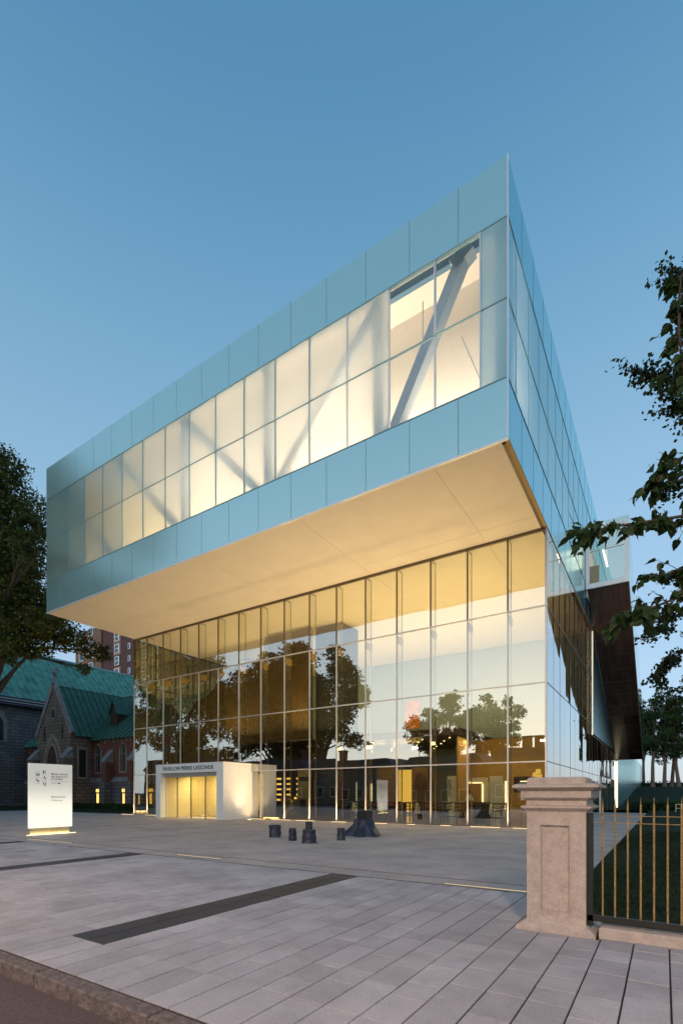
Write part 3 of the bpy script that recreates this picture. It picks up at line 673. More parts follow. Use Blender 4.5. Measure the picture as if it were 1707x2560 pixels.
# ---- entrance portal
PY = 20.7
po = MP('entrance_portal', white_m, MB().box(PX0, PX0+.45, PY, YG+.6, 0, PZ).box(PX1-.55, PX1, PY, YG+.6, 0, PZ).box(PX0+.45, PX1-.55, PY, YG+.6, 2.85, PZ))
def PO(name, m, mb): o = mb.build(name, m, po); return o
PO('portal_coping', alud_m, MB().box(PX0-.01, PX1+.01, PY-.01, YG+.55, PZ, PZ+.035))
t = text('portal_lettering', 'PAVILLON PIERRE LASSONDE', .335, dark_m, po, (PX0+.72, PY-.008, 3.02), (R(90), 0, 0), ex=.01, sx=.84)
w_ = max(v.co.x for v in t.data.vertices)*t.scale[0]; t.scale = (t.scale[0]*4.62/w_, 1, 1)
PO('vestibule_wall', pmat('vestibule wall', (.62, .52, .30), rough=.7, var=.06), MB().box(PX0+.45, PX1-.55, YG+1.6, YG+1.7, 0, 2.84))
PO('vestibule_side', MATS['vestibule wall'], MB().box(PX0+.455, PX0+.47, PY+.4, YG+1.59, 0.012, 2.83)); PO('vestibule_ceiling', white_m, MB().box(PX0+.48, PX1-.56, YG+.62, YG+1.59, 2.83, 2.85))
for k in range(1, 4): PO('door_mullion', alud_m, MB().box(PX0+.45+k*1.2875-.018, PX0+.45+k*1.2875+.018, PY+.28, PY+.34, .01, 2.6))
for k in range(4): PO('glass_door', win_m, MB().box(PX0+.47+k*1.2875, PX0+.43+(k+1)*1.2875, PY+.30, PY+.32, .03, 2.6))
PO('door_header', alu_m, MB().box(PX0+.45, PX1-.55, PY+.2, PY+.36, 2.6, 2.84))
PO('door_sill', alu_m, MB().box(PX0+.45, PX1-.55, PY+.18, PY+.4, .002, .025))
PO('wall_screen', white_m, MB().box(-26.0, -25.2, YG+1.53, YG+1.6, 1.35, 2.1)); PO('screen_glass', dark_m, MB().box(-25.85, -25.35, YG+1.515, YG+1.53, 1.5, 1.92))
PO('vestibule_lamp', dot_m, MB().box(-25.9, -25.0, YG+.3, YG+.5, 2.80, 2.84))
area('vestibule_light', (-25.3, YG-.1, 2.78), (R(12), 0, 0), 2.6, 1.0, 210, (1, .80, .36))
spl = bpy.data.lights.new('portal_uplight', 'SPOT'); spl.energy = 75; spl.color = (1, .78, .5); spl.spot_size = R(58); spl.spot_blend = 1; spl.shadow_soft_size = .08
spo = bpy.data.objects.new('portal_uplight', spl); COL.objects.link(spo); spo.location = (-20.75, 22.0, .06); spo.rotation_euler = Vector((-.85, 0, 1.55)).to_track_quat('-Z', 'Y').to_euler()
PO('recessed_uplight', strip_m, MB().box(-20.81, -20.69, 21.9, 22.1, .001, .012))
# reception objects
rd = empty('reception_desk', 'white topped reception desk seen through the entrance glass', 'desk', (-23.0, 24.0, 0))
MB().box(-.6, .6, -.02, .3, 0, .75).build('desk_front', ochre_m, rd); MB().box(-.65, .65, -.08, .35, .75, .98).build('desk_top', white_m, rd)

# ============================================================ GROUND LIGHTS
gl0 = None
def strip(x, y, L, lab, e=26, up=True):
    sm_ = strip_m if e > 10 else dimstrip_m; hw = .042 if e > 10 else .014
    r = empty('ground_light', lab, 'light', (x, y, 0), 0, 'light lines set into the paving')
    MB().box(-L/2, L/2, -hw, hw, -.005, .008).build('lens', sm_, r)
    MB().box(-L/2-.02, L/2+.02, -.058, -.043, -.005, .006).box(-L/2-.02, L/2+.02, .043, .058, -.005, .006).build('housing', alud_m, r)
    if e: area('lamp', (0, 0, .02), (R(180), 0, 0), L, .06 if e > 10 else .015, e if e > 10 else .35, (1, .70, .36), parent=r, spread=160)
    return r
names = ['right behind the gate pillar', 'second bay from the gate pillar', 'third bay from the gate pillar', 'behind the stump sculpture', 'right of the stump sculpture', 'by the seated person',
         'left of the stump sculpture', 'just left of the tall white wall', 'near the small round stumps', 'in front of the dark bay', 'beside the white entrance portal']
xsl = [-5.0, -6.9, -10.6, -12.6, -14.9, -17.2, -19.0, -20.75]
Ls = [1.3, 1.35, .4, 1.3, .9, 1.3, 1.4, 1.1]
where = ['in the bay behind the stone gate pillar', 'in the second bay left of the gate pillar', 'the short one in front of the dark chairs', 'in the bay right of the rooted stump', 'just behind the rooted stump sculpture',
         'left of the rooted stump by the sign reflection', 'in front of the person seated by the glass', 'at the right foot of the white entrance portal']
for x_, L_, w_ in zip(xsl, Ls, where): strip(x_, 22.75, L_, 'warm light line in the paving '+w_, 150 if x_ > -20 else 16)
for x_, L_, w_ in ((-28.6, .7, 'tight against the left of the entrance portal'), (-31.0, 1.5, 'under the first dark bays left of the portal'), (-33.9, 1.3, 'past the left end of the glass wall')):
    strip(x_, 22.75, L_, 'warm light line in the paving '+w_, 190 if x_ < -30 else 30)
for x_ in (-8.8,): strip(x_, 22.78, .5, 'short warm light line in the paving in front of the menu wall', 40)
strip(-16.6, 8.36, 2.7, 'long light line in the paving border in front of the illuminated sign', 3)
strip(-9.4, 8.2, 1.5, 'golden light line in the middle of the paving border', 3)
strip(-2.4, 7.98, 1.4, 'thin light line in the paving border left of the gate pillar', 1.5)

# ============================================================ SIGN
sg = empty('museum_sign', 'freestanding backlit white museum sign with black lettering on the plaza', 'sign', (-19.55, 9.92, 0), R(90))
m, t_ = newmat('backlit acrylic')
o_ = N(t_, 'ShaderNodeOutputMaterial'); p_ = N(t_, 'ShaderNodeBsdfPrincipled'); t_.links.new(p_.outputs[0], o_.inputs[0])
p_.inputs['Base Color'].default_value = (.62, .62, .63, 1); p_.inputs['Roughness'].default_value = .3
tc_ = N(t_, 'ShaderNodeTexCoord'); sp_ = N(t_, 'ShaderNodeSeparateXYZ'); t_.links.new(tc_.outputs['Object'], sp_.inputs[0])
mr_ = N(t_, 'ShaderNodeMapRange', interpolation_type='SMOOTHSTEP'); mr_.inputs[1].default_value = 2.2; mr_.inputs[2].default_value = .75; mr_.inputs[3].default_value = .30; mr_.inputs[4].default_value = .88
t_.links.new(sp_.outputs[2], mr_.inputs[0]); t_.links.new(mr_.outputs[0], p_.inputs['Emission Strength'])
p_.inputs['Emission Color'].default_value = (1, .90, .68, 1)
signm = m
sx0, sx1 = -.79, .79
MB().box(sx0, sx1, -.05, .05, .25, 2.65).build('sign_panel', signm, sg)
MB().box(sx0+.03, sx1-.1, -.03, .03, .02, .25).build('sign_base', pmat('brass base', (.55, .45, .25), rough=.4, metal=.6), sg)
MB().box(sx0-.1, sx1+.12, -.09, -.07, 0, .012).build('base_light', strip_m, sg)
area('base_lamp', (-.05, -.08, .02), (R(180-20), 0, 0), 1.5, .03, 3, parent=sg)
ink = pmat('sign ink', (.03, .03, .035), rough=.5); inkg = pmat('grey sign ink', (.30, .29, .27), rough=.5)
def glyph(ch, cx, cz, s=.11):
    b = MB(); T = .030; t = .008; w = s*.46; h = s/2
    def q(xa, za, xb, zb_, th): b.bar((cx+xa, -.0525, cz+za), (cx+xb, -.0525, cz+zb_), .003, th, up=(0, 1, 0)) if False else b.bar((cx+xa, -.0525, cz+za), (cx+xb, -.0525, cz+zb_), th, .003, up=(0, 1, 0))
    if ch == 'M': q(-w, -h, -w, h, t); q(-w, h, 0, -h*.9, T); q(0, -h*.9, w, h, t); q(w, -h, w, h, T)
    if ch == 'N': q(-w, -h, -w, h, t); q(-w, h, w, -h, T); q(w, -h, w, h, t)
    if ch == 'A': q(-w, -h, 0, h, t); q(0, h, w, -h, T); q(-w*.5, -h*.2, w*.5, -h*.2, t)
    if ch == 'B':
        q(-w*.7, -h, -w*.7, h, T*1.2)
        for s_ in (-1, 1):
            q(-w*.7, h*s_, w*.3, h*s_, t); q(w*.55, s_*h*.15, w*.55, s_*h*.85, T)
        q(-w*.7, 0, w*.4, 0, t)
    if ch == 'Q':
        for s_ in (-1, 1): q(s_*w*.8, -h*.6, s_*w*.8, h*.6, T)
        q(-w*.8, h*.65, 0, h, t*1.4); q(0, h, w*.8, h*.65, t*1.4); q(-w*.8, -h*.65, 0, -h, t*1.4); q(0, -h, w*.8, -h*.65, t*1.4); q(0, -h*.9, w*1.1, -h*1.5, T*.8)
    b.build('sign_letter', ink, sg, recalc=True)
ox = sx0
glyph('M', ox+.29, 2.24); glyph('N', ox+.29, 2.02); glyph('B', ox+.53, 2.34); glyph('A', ox+.53, 2.12); glyph('Q', ox+.53, 1.905)
for (xc, zc) in ((.29, 2.355), (.29, 2.13), (.29, 1.91), (.53, 2.23), (.53, 2.015)): MB().box(ox+xc-.08, ox+xc+.08, -.053, -.0505, zc-.003, zc+.003).build('sign_rule', ink, sg)
MB().box(ox+.77, ox+1.43, -.053, -.0505, 1.992, 1.998).build('sign_rule', inkg, sg)
def stext(s_, x_, z_, size, w, mt_, bold=.0008):
    t = text('sign_text', s_, size, mt_, sg, (ox+x_, -.0515, z_), (R(90), 0, 0), ex=.001, bold=bold)
    ww = max(v.co.x for v in t.data.vertices); t.scale = (w/ww, 1, 1)
stext('Musée national', .78, 2.245, .098, .62, ink); stext('des beaux-arts', .78, 2.152, .098, .61, ink); stext('du Québec', .78, 2.06, .098, .44, ink)
stext('Québec', .78, 1.905, .065, .22, inkg, 0)
for k in range(2): MB().box(ox+1.03+.05*k, ox+1.07+.05*k, -.053, -.0505, 1.90, 1.95).build('sign_flag', ink, sg)
stext('Bienvenue', .78, 1.37, .115, .52, inkg, .001); stext('Welcome', .78, 1.24, .105, .42, pmat('pale sign ink', (.48, .46, .41), rough=.5), .0005)

# ============================================================ GATE PILLAR
gp = empty('gate_pillar', 'pinkish stone gate pillar with a moulded cap and a sunken panel', 'pillar', (-1.0, 6.15, 0))
def GP(name, mb, m=stone_m): o = mb.build(name, m, gp); o.location = (1.0, -6.15, 0); return o
a0, a1, b0, b1 = -1.30, -.70, 5.85, 6.45
GP('shaft', MB().box(a0, a1, b0+.035, b1, .1, 1.31).box(a0, a0+.13, b0, b0+.035, .1, 1.31).box(a1-.14, a1, b0, b0+.035, .1, 1.31).box(a0+.13, a1-.14, b0, b0+.035, 1.18, 1.31).box(a0+.13, a1-.14, b0, b0+.035, .1, .205))
GP('panel_moulding', MB().box(a0+.13, a0+.148, b0-.006, b0+.035, .205, 1.18).box(a1-.158, a1-.14, b0-.006, b0+.035, .205, 1.18).box(a0+.148, a1-.158, b0-.006, b0+.035, 1.162, 1.18).box(a0+.148, a1-.158, b0-.006, b0+.035, .205, .223))
GP('base', MB().box(a0-.10, a1+.10, b0-.10, b1+.1, -.02, .035).frus(a0-.095, a1+.095, b0-.095, b1+.095, .035, .075, -.055).frus(a0-.03, a1+.03, b0-.03, b1+.03, .075, .1, -.028))
GP('lower_moulding', MB().frus(a0-.005, a1+.005, b0-.005, b1+.005, 1.312, 1.330, .015).frus(a0-.03, a1+.03, b0-.03, b1+.03, 1.332, 1.350, .02).box(a0-.055, a1+.055, b0-.055, b1+.055, 1.351, 1.370).frus(a0-.055, a1+.055, b0-.055, b1+.055, 1.370, 1.382, -.05))
GP('neck', MB().box(a0-.005, a1+.005, b0-.005, b1+.005, 1.382, 1.432))
GP('frieze', MB().frus(a0-.005, a1+.005, b0-.005, b1+.005, 1.434, 1.446, .018).frus(a0-.03, a1+.03, b0-.03, b1+.03, 1.448, 1.462, .012).box(a0-.055, a1+.055, b0-.055, b1+.055, 1.464, 1.535))
GP('cornice', MB().frus(a0-.06, a1+.06, b0-.06, b1+.06, 1.537, 1.552, .02).frus(a0-.085, a1+.085, b0-.085, b1+.085, 1.554, 1.574, .04).box(a0-.13, a1+.13, b0-.13, b1+.13, 1.575, 1.600).frus(a0-.13, a1+.13, b0-.13, b1+.13, 1.600, 1.616, -.035))
GP('cap_block', MB().box(a0-.0, a1+.0, b0+.0, b1-.0, 1.612, 1.668).frus(a0-.0, a1+.0, b0+.0, b1-.0, 1.668, 1.690, -.025))

# ============================================================ FENCE
fe = empty('iron_fence', 'lamplit golden iron spear fence on a stone plinth beside the gate pillar', 'fence', (-.6, 5.95, 0))
def FE(name, mb, m=iron_m, **k): o = mb.build(name, m, fe, **k); o.location = (.6, -5.95, 0); return o
FE('plinth', MB().bev(-.575, 7, 5.83, 6.08, -.02, .11, .015), stone_m)
FE('bottom_rail', MB().box(-.69, 7, 5.92, 5.985, .15, .21), blk_m)
FE('rail', MB().box(-.69, 7, 5.944, 5.956, 1.195, 1.203)); FE('rail', MB().box(-.62, 7, 5.944, 5.956, 1.272, 1.280))
FE('post', MB().box(-.695, -.64, 5.92, 5.985, 0.1, 1.30), blk_m)
def picket():
    mb = MB(); r = .0095
    zs = [(0.2, r), (.7, r*1.02), (1.2, r), (1.385, r), (1.39, r*.55), (1.44, r*.25), (1.47, .0005)]
    mb.tube([(0, 0, z) for z, _ in zs], [q for _, q in zs], 8)
    return mb.mesh('picket', iron_m, smooth=False)
pm = picket()
for i in range(40):
    link('picket', pm, None, fe, (-.55+.1155*i+.6, 0, random.uniform(-.012, .01)))
for i in range(13): link('plinth_joint', bpy.data.meshes.get('pj') or MB().box(-.004, .004, -.125, -.119, .0, .10).mesh('pj', joint2_m), None, fe, (.6+1.2*i, 0, 0)) if i else None

# street lamp across the road whose warm light gilds the fence
sodium_m = emat('sodium lamp', (1, .62, .25), 8)
for lx, lab, e_ in ((2.6, 'street lamp behind the viewer opposite the gate pillar', 520), (-9.5, 'street lamp across the road opposite the dark paving strip', 480), (-22.5, 'street lamp across the road opposite the museum sign', 420)):
    la = empty('street_lamp', lab, 'lamp', (lx, -4.6, -.13), 0, 'street lamps along the far kerb')
    MB().cyl((0, 0), .09, 0, .9, 10, r2=.06).cyl((0, 0), .055, .9, 6.4, 10, r2=.04).build('lamp_post', blk_m, la)
    MB().bar((0, 0, 6.35), (0, 1.3, 6.75), .06).build('lamp_arm', blk_m, la)
    MB().box(-.16, .16, 1.0, 1.7, 6.72, 6.84).build('lamp_hood', blk_m, la)
    MB().box(-.13, .13, 1.05, 1.65, 6.69, 6.718).build('lamp_glass', sodium_m, la)
    area('street_light', (0, 1.35, 6.66), (R(28), 0, 0), .6, .26, e_, (1, .67, .46), parent=la, spread=135)

# ============================================================ STUMPS
def stump(x, y, r, h, lab, sd):
    random.seed(sd); n = 14; mb = MB(); lv = 7; vs = []; fs = []
    ph = [random.uniform(0, 6.28) for _ in range(4)]
    for k in range(lv):
        z = h*k/(lv-1); fl = 1+.10*(1-k/(lv-1))**2+.06*math.sin(k*2.1+sd)
        for i in range(n):
            a = 6.283*i/n; rr = r*fl*(1+.07*math.sin(3*a+ph[0])+.05*math.sin(5*a+ph[1]+k*.4)+random.uniform(-.03, .03))
            vs.append((rr*math.cos(a), rr*math.sin(a), z))
    vs.append((0, 0, h-.01))
    for k in range(lv-1):
        for i in range(n): fs.append((k*n+i, k*n+(i+1) % n, (k+1)*n+(i+1) % n, (k+1)*n+i))
    for i in range(n): fs.append(((lv-1)*n+i, (lv-1)*n+(i+1) % n, lv*n))
    o = empty('bronze_stump', lab, 'stump', (x, y, 0), 0, 'dark bronze stump seats on the plaza')
    mb.add(vs, fs).build('bark', bronze_m, o, smooth=True)
    MB().cyl((0, 0), r*.80, h-.004, h+.004, 12, jit=.05).build('cut_top', pmat('cut bronze', (.07, .07, .085), rough=.4, metal=.4, var=.3, scale=30) if 'cut bronze' not in MATS else MATS['cut bronze'], o)
    return o
stump(-11.47, 13.45, .20, .43, 'broad dark stump seat, leftmost of the group on the plaza', 3)
stump(-10.13, 12.75, .125, .40, 'slim dark stump standing second from the left', 5)
stump(-9.2, 12.4, .20, .41, 'nearest and broadest dark stump, in front of the small one', 8)
stump(-12.85, 17.3, .15, .33, 'small far stump peeking out behind the broad middle one', 11)
stump(-8.87, 13.7, .125, .40, 'slim lone dark stump just left of the rooted stump', 13)
random.seed(21)
rs = empty('stump_sculpture', 'large rooted bronze stump with flaring roots carrying a black block', 'sculpture', (-9.1, 15.6, 0))
n = 36; vs = []; fs = []; lv = 9
roots = [(-2.55, .55, .3), (-1.5, .25, .3), (-.4, .35, .25), (.6, .25, .3), (1.7, .3, .3), (2.8, .25, .3)]
for k in range(lv):
    t = k/(lv-1); z = .62*t
    for i in range(n):
        a = 6.283*i/n; base = .34+.13*(1-t)**1.5+.03*math.sin(5*a+1)
        fl = sum(amp*math.exp(-((((a-ra+math.pi) % (2*math.pi))-math.pi)/wd)**2)*(1-t)**2.0 for ra, amp, wd in roots)
        rr = (base+fl)*(1+.05*math.sin(9*a+t*3)+random.uniform(-.03, .03))
        vs.append((rr*math.cos(a), rr*math.sin(a), z*(1-.0*fl)))
vs.append((0, 0, .64))
for k in range(lv-1):
    for i in range(n): fs.append((k*n+i, k*n+(i+1) % n, (k+1)*n+(i+1) % n, (k+1)*n+i))
for i in range(n): fs.append(((lv-1)*n+i, (lv-1)*n+(i+1) % n, lv*n))
MB().add(vs, fs).build('rooted_base', bronze_m, rs, smooth=True)
MB().box(-.22, .22, -.17, .2, .56, .92).build('black_block', bronzeb_m, rs)

# ============================================================ TREES
def leaf_mesh(name, P, size, m, up=.3, extra=None):
    n = len(P); a = rng.normal(0, 1, (n, 3)); a /= np.linalg.norm(a, axis=1)[:, None]
    b = rng.normal(0, 1, (n, 3)); b -= (b*a).sum(1)[:, None]*a; b /= np.linalg.norm(b, axis=1)[:, None]
    nn = np.cross(a, b)
    L = size*(.6+.8*rng.random(n))[:, None]; w = L*.42
    v0 = P-a*L*.5; v1 = P+b*w+nn*L*.06; v2 = P+a*L*.5; v3 = P-b*w+nn*L*.06
    V = np.stack([v0, v1, v2, v3], 1).reshape(-1, 3); F = np.arange(4*n).reshape(-1, 4)
    me = bpy.data.meshes.new(name)
    me.vertices.add(4*n); me.vertices.foreach_set('co', V.astype(np.float32).ravel())
    me.loops.add(4*n); me.loops.foreach_set('vertex_index', F.astype(np.int32).ravel())
    me.polygons.add(n); me.polygons.foreach_set('loop_start', np.arange(0, 4*n, 4, dtype=np.int32)); me.polygons.foreach_set('loop_total', np.full(n, 4, dtype=np.int32))
    me.update(calc_edges=True); me.materials.append(m); return me
def crown_points(clusters, n, twigs=26):
    tot = sum(c[3]**2 for c in clusters); out = []
    for (x, y, z, r) in clusters:
        k = int(n*r*r/tot); nt_ = max(4, int(twigs*r))
        d = rng.normal(0, 1, (nt_, 3)); d /= np.linalg.norm(d, axis=1)[:, None]; rad = r*(.35+.65*rng.random(nt_)**.5)
        T = d*rad[:, None]; T[:, 2] *= .8
        idx = rng.integers(0, nt_, k)
        p = T[idx]*(.75+.35*rng.random(k))[:, None]+rng.normal(0, r*.13, (k, 3))*np.array([1.3, 1.3, .7])
        out.append(p+np.array([x, y, z]))
    return np.concatenate(out)
def tree(name, label, cat, base, trunk_top, tr, clusters, n, size, lm, bm, group=None, nlimb=None):
    o = empty(name, label, cat, base, 0, group)
    B = Vector(base); tt = Vector(trunk_top)
    mb = MB(); mid = B.lerp(tt, .5)+Vector((random.uniform(-.2, .2), random.uniform(-.2, .2), 0))
    mb.tube([B-B, (B.lerp(tt, .08))-B, mid-B, tt-B], [tr*1.5, tr*1.05, tr*.85, tr*.6], 10)
    mb.build('trunk', bm, o)
    lb = MB()
    for c in clusters[:nlimb]:
        p = Vector(c[:3]); s = B.lerp(tt, random.uniform(.55, 1.0)); m1 = s.lerp(p, .5)+Vector((random.uniform(-.3, .3), random.uniform(-.3, .3), random.uniform(0, .12)*(p-s).length))
        lb.tube([s-B, m1-B, p-B], [tr*.38, tr*.2, tr*.06], 5)
        for _ in range(5):
            q = p+Vector((random.gauss(0, c[3]*.6), random.gauss(0, c[3]*.6), random.gauss(0, c[3]*.5))); s2 = m1.lerp(p, random.uniform(.2, .9))
            lb.tube([s2-B, s2.lerp(q, .5)-B+Vector((0, 0, .1)), q-B], [tr*.10, tr*.05, tr*.015], 4)
    lb.build('limbs', bm, o)
    P = crown_points(clusters, n)-np.array(base)
    link('crown', leaf_mesh('crown', P, size, lm), None, o)
    return o
# left maple beside the box
cl = [(-40.0, 17.0, 25.3, 1.5), (-41.5, 17, 23.4, 1.6), (-39.7, 17.3, 22.0, 1.5), (-38.5, 18.2, 20.6, 1.3), (-40.4, 17.0, 18.6, 2.2), (-38.9, 17.9, 18.0, 1.6), (-33.4, 15.2, 16.7, .8), (-31.6, 15.5, 16.4, .35),
      (-37.9, 18.4, 15.6, 1.5), (-39.9, 18.4, 14.2, 1.9), (-39.4, 19.8, 13.2, 1.5), (-39.8, 22.2, 14.0, 1.3), (-39.2, 23.6, 13.3, 1.1), (-40.2, 23.0, 11.9, .7), (-39.9, 17.2, 11.9, 1.3), (-39.2, 17.6, 15.8, 1.6), (-39.9, 20.9, 14.4, 1.4),
      (-42, 18, 20.5, 2.4), (-43, 17, 16.5, 2.6), (-44, 20, 24, 3), (-46, 22, 18, 3), (-45, 17, 27, 2.5), (-48, 20, 22, 3.5), (-40.4, 18.8, 12.6, 1.0), (-40.2, 17.6, 13.2, 1.5), (-40.5, 17.3, 24.2, 1.7), (-38.9, 19.0, 14.2, 1.5), (-37.3, 17.4, 17.0, 1.0), (-37.2, 17.8, 13.8, 1.1)]
tree('maple_tree', 'large dark maple reaching in from the left beside the cantilevered box', 'tree', (-52.5, 20.5, 0), (-47, 19.5, 16), .55, cl, 50000, .19, leaf_m, bark_m)
random.seed(15)
tree('maple_tree', 'tall maple on the church side of the pavement, outside the left edge', 'tree', (-51, 6.5, 0), (-51, 6.5, 14), .5, [(-51+random.uniform(-6, 6), 6.5+random.uniform(-6, 6), random.uniform(11, 33), random.uniform(2.4, 3.6)) for _ in range(34)], 34000, .36, leaf_m, bark_m)
# trees mirrored in the facade, standing across the road
def ball(cx, cy, cz, rx, rz, n, r0, r1):
    out = []
    for i in range(n):
        d = Vector((random.gauss(0, 1), random.gauss(0, 1), random.gauss(0, 1))).normalized(); k = random.uniform(.45, 1)
        out.append((cx+d.x*rx*k, cy+d.y*rx*k, cz+d.z*rz*k, random.uniform(r0, r1)))
    return out
random.seed(5)
for bx, by, hz, rx, rz, n_, sz, lm_, lab in (
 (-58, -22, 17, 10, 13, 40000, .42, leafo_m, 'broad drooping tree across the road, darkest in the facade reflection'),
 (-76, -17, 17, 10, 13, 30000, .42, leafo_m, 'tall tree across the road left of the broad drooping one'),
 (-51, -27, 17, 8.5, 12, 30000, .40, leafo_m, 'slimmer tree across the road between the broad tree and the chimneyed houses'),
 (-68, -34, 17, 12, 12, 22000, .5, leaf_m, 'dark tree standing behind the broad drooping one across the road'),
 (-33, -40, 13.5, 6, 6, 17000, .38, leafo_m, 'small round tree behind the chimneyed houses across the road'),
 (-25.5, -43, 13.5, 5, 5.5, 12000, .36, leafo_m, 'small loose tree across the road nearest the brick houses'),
 (-97, -12, 16, 10, 12, 20000, .5, leaf_m, 'leftmost tree across the road near the church end')):
    tree('street_tree', lab, 'tree', (bx, by, 0), (bx, by, hz*.62), .55, ball(bx, by, hz, rx, rz, 34, rx*.20, rx*.34), n_, sz, lm_, bark_m)
# houses across the road
def house(x, y, w, d, hgt, lab, chim, wallm):
    o = empty('brick_house', lab, 'house', (x, y, -.13))
    MB().box(-w/2, w/2, -d, 0, 0, hgt).build('wall', wallm, o)
    rf = MB().prism([(-w/2-.2, hgt), (w/2+.2, hgt), (w/2-1.2, hgt+1.6), (-w/2+1.2, hgt+1.6)], 'y', -d-.1, .15).build('roof', slate_m, o, recalc=True)
    for c in chim: MB().box(c-.5, c+.5, -d*.5-.4, -d*.5+.4, hgt, hgt+3.2).box(c-.6, c+.6, -d*.5-.5, -d*.5+.5, hgt+3.2, hgt+3.4).build('chimney', brick_m, rf)
    for fl in range(int(hgt//3)):
        for k in range(int(w//2.4)):
            xx = -w/2+1.4+k*2.4
            wi = MB().box(xx-.55, xx+.55, .0, .06, 1+fl*3, 2.6+fl*3).build('window', trim_m, o); MB().box(xx-.45, xx+.45, .06, .08, 1.1+fl*3, 2.5+fl*3).build('pane', dark_m, wi)
    return o
house(-13.5, -15.5, 9, 9, 5.6, 'low brick house with twin chimneys across the road', (-1.2, .2), brick_m)
house(-24.5, -15.5, 11, 9, 5.0, 'wide brick house with a single left chimney across the road', (3.5,), brick_m)
house(-38, -15.5, 14, 9, 5.2, 'long grey stone house across the road under the trees', (-4,), ashlar_m)
house(-76, -15.5, 22, 9, 6.4, 'dark brick row at the far left across the road', (-6, 5), brickp_m)
house(-55, -15.5, 17, 9, 5.6, 'dark brick terrace under the large trees across the road', (5,), brickp_m)

# ---- near linden: single large leaves
def linden_leaf(k):
    pts = [(0, 0), (.16, .02), (.33, .10), (.42, .28), (.40, .46), (.30, .52), (.34, .62), (.20, .72), (.16, .82), (.05, .90), (0, 1.02)]
    vs = []; fs = []
    fold = .16+.05*k
    for i, (w, l) in enumerate(pts):
        dz = -.30*l*l*(.6+.2*k)
        vs.append((0, l, dz)); vs.append((w, l, dz+w*fold+.02*math.sin(i*2+k))); vs.append((-w*.95, l*.99, dz+w*fold+.02*math.cos(i*2+k)))
    for i in range(len(pts)-1):
        a = i*3; b = a+3
        fs += [(a, a+1, b+1, b), (a, b, b+2, a+2)]
    mb = MB().add(vs, fs); mb.bar((0, 0, 0), (0, -.25, .02), .02)
    return mb.mesh('leaf', leaf2_m)
LM = [linden_leaf(k) for k in range(4)]
lt = empty('linden_tree', 'near linden tree overhanging from the right edge with large drooping leaves', 'tree', (3.1, 6.9, 0))
LB = Vector((3.1, 6.9, 0))
MB().tube([(0, 0, 0), (0, 0, .3), (-.1, 0, 3), (-.05, .1, 6), (.1, .1, 9.5)], [.32, .24, .2, .16, .05], 10).build('trunk', bark_m, lt)
random.seed(33)
limbs = [  # polyline, twig spread
 [(1.9, 6.2, 3.4), (.9, 5.4, 3.85), (.15, 4.95, 3.78), (-.3, 4.62, 3.68), (-.62, 4.42, 3.60)],
 [(1.9, 6.2, 3.2), (.8, 5.5, 3.35), (.2, 5.05, 3.18), (-.12, 4.9, 3.05), (-.32, 4.82, 2.97)],
 [(2.2, 6.2, 5.4), (.9, 5.2, 5.75), (.3, 4.7, 5.75), (.10, 4.55, 5.40), (.09, 4.55, 5.0), (.12, 4.6, 4.7)],
 [(2.0, 6.1, 4.4), (.9, 5.4, 4.5), (.3, 4.95, 4.32), (.05, 4.8, 4.15), (-.05, 4.75, 4.0)],
 [(2.0, 6.2, 3.3), (.9, 5.5, 3.55), (.25, 5.1, 3.42), (-.1, 4.9, 3.30)],
]
tw = MB(); leaves = []
for li, L in enumerate(limbs):
    V = [Vector(p) for p in L]; tw.tube([p-LB for p in V], [.016*(1-i/len(V))+.003 for i in range(len(V))], 5)
    tw.tube([Vector((-.05, .05, V[0].z+.5)), V[0]-LB], [.07, .028], 6)
    dens = (22, 20, 16, 13, 12, 8)[li]
    for si in range(1, len(V)-1):
        a, b = V[si], V[si+1]
        for _ in range(dens if si > 1 else 22):
            s = a.lerp(b, random.random()); d = (b-a).normalized()*random.uniform(.1, 1)+Vector((random.gauss(0, .6), random.gauss(0, .6), random.gauss(-.15, .5)))
            e = s+d.normalized()*random.uniform(.08, .22); tw.tube([s-LB, s.lerp(e, .5)+Vector((0, 0, .01))-LB, e-LB], [.004, .003, .0015], 4)
            for q in range(random.randint(2, 4)): leaves.append((s.lerp(e, random.uniform(.25, 1)), d))
        leaves.append((b, (b-a)))
tw.build('branches', bark_m, lt)
def vis(p):
    d = -.543*p.x+.8397*p.y; u = .8397*p.x+.5432*p.y
    px = 853.5+1246.6*u/d; return abs(px-1500) if px < 1760 else 9999
leaves.sort(key=lambda q: vis(q[0]))
rest_leaves = MB()
for i, (p, d) in enumerate(leaves):
    if i >= 300:
        az = math.atan2(-d.x, d.y)+random.gauss(0, .9); s_ = random.uniform(.068, .105)
        M_ = Matrix.Translation(p-LB) @ Euler((random.gauss(-.75, .4), random.gauss(0, .5), az)).to_matrix().to_4x4() @ Matrix.Scale(s_, 4)
        me_ = LM[i % 4]; rest_leaves.add([M_ @ v.co for v in me_.vertices], [tuple(f.vertices) for f in me_.polygons]); continue
    o = link('leaf', LM[i % 4], None, lt, p-LB)
    az = math.atan2(-d.x, d.y)+random.gauss(0, .9)
    o.rotation_euler = (random.gauss(-.75, .4), random.gauss(0, .5), az); s = random.uniform(.068, .105); o.scale = (s, s, s)
tag(rest_leaves.build('more_leaves', leaf2_m, lt), kind='stuff'); print('leaves', len(leaves))
# the rest of its crown, out of frame
cr = leaf_mesh('crown', crown_points(ball(3.6, 7.5, 8.0, 2.4, 2.6, 18, .6, 1.1), 7000)-np.array(LB), .13, leaf2_m)
o = link('crown', cr, None, lt); o['kind'] = 'stuff'
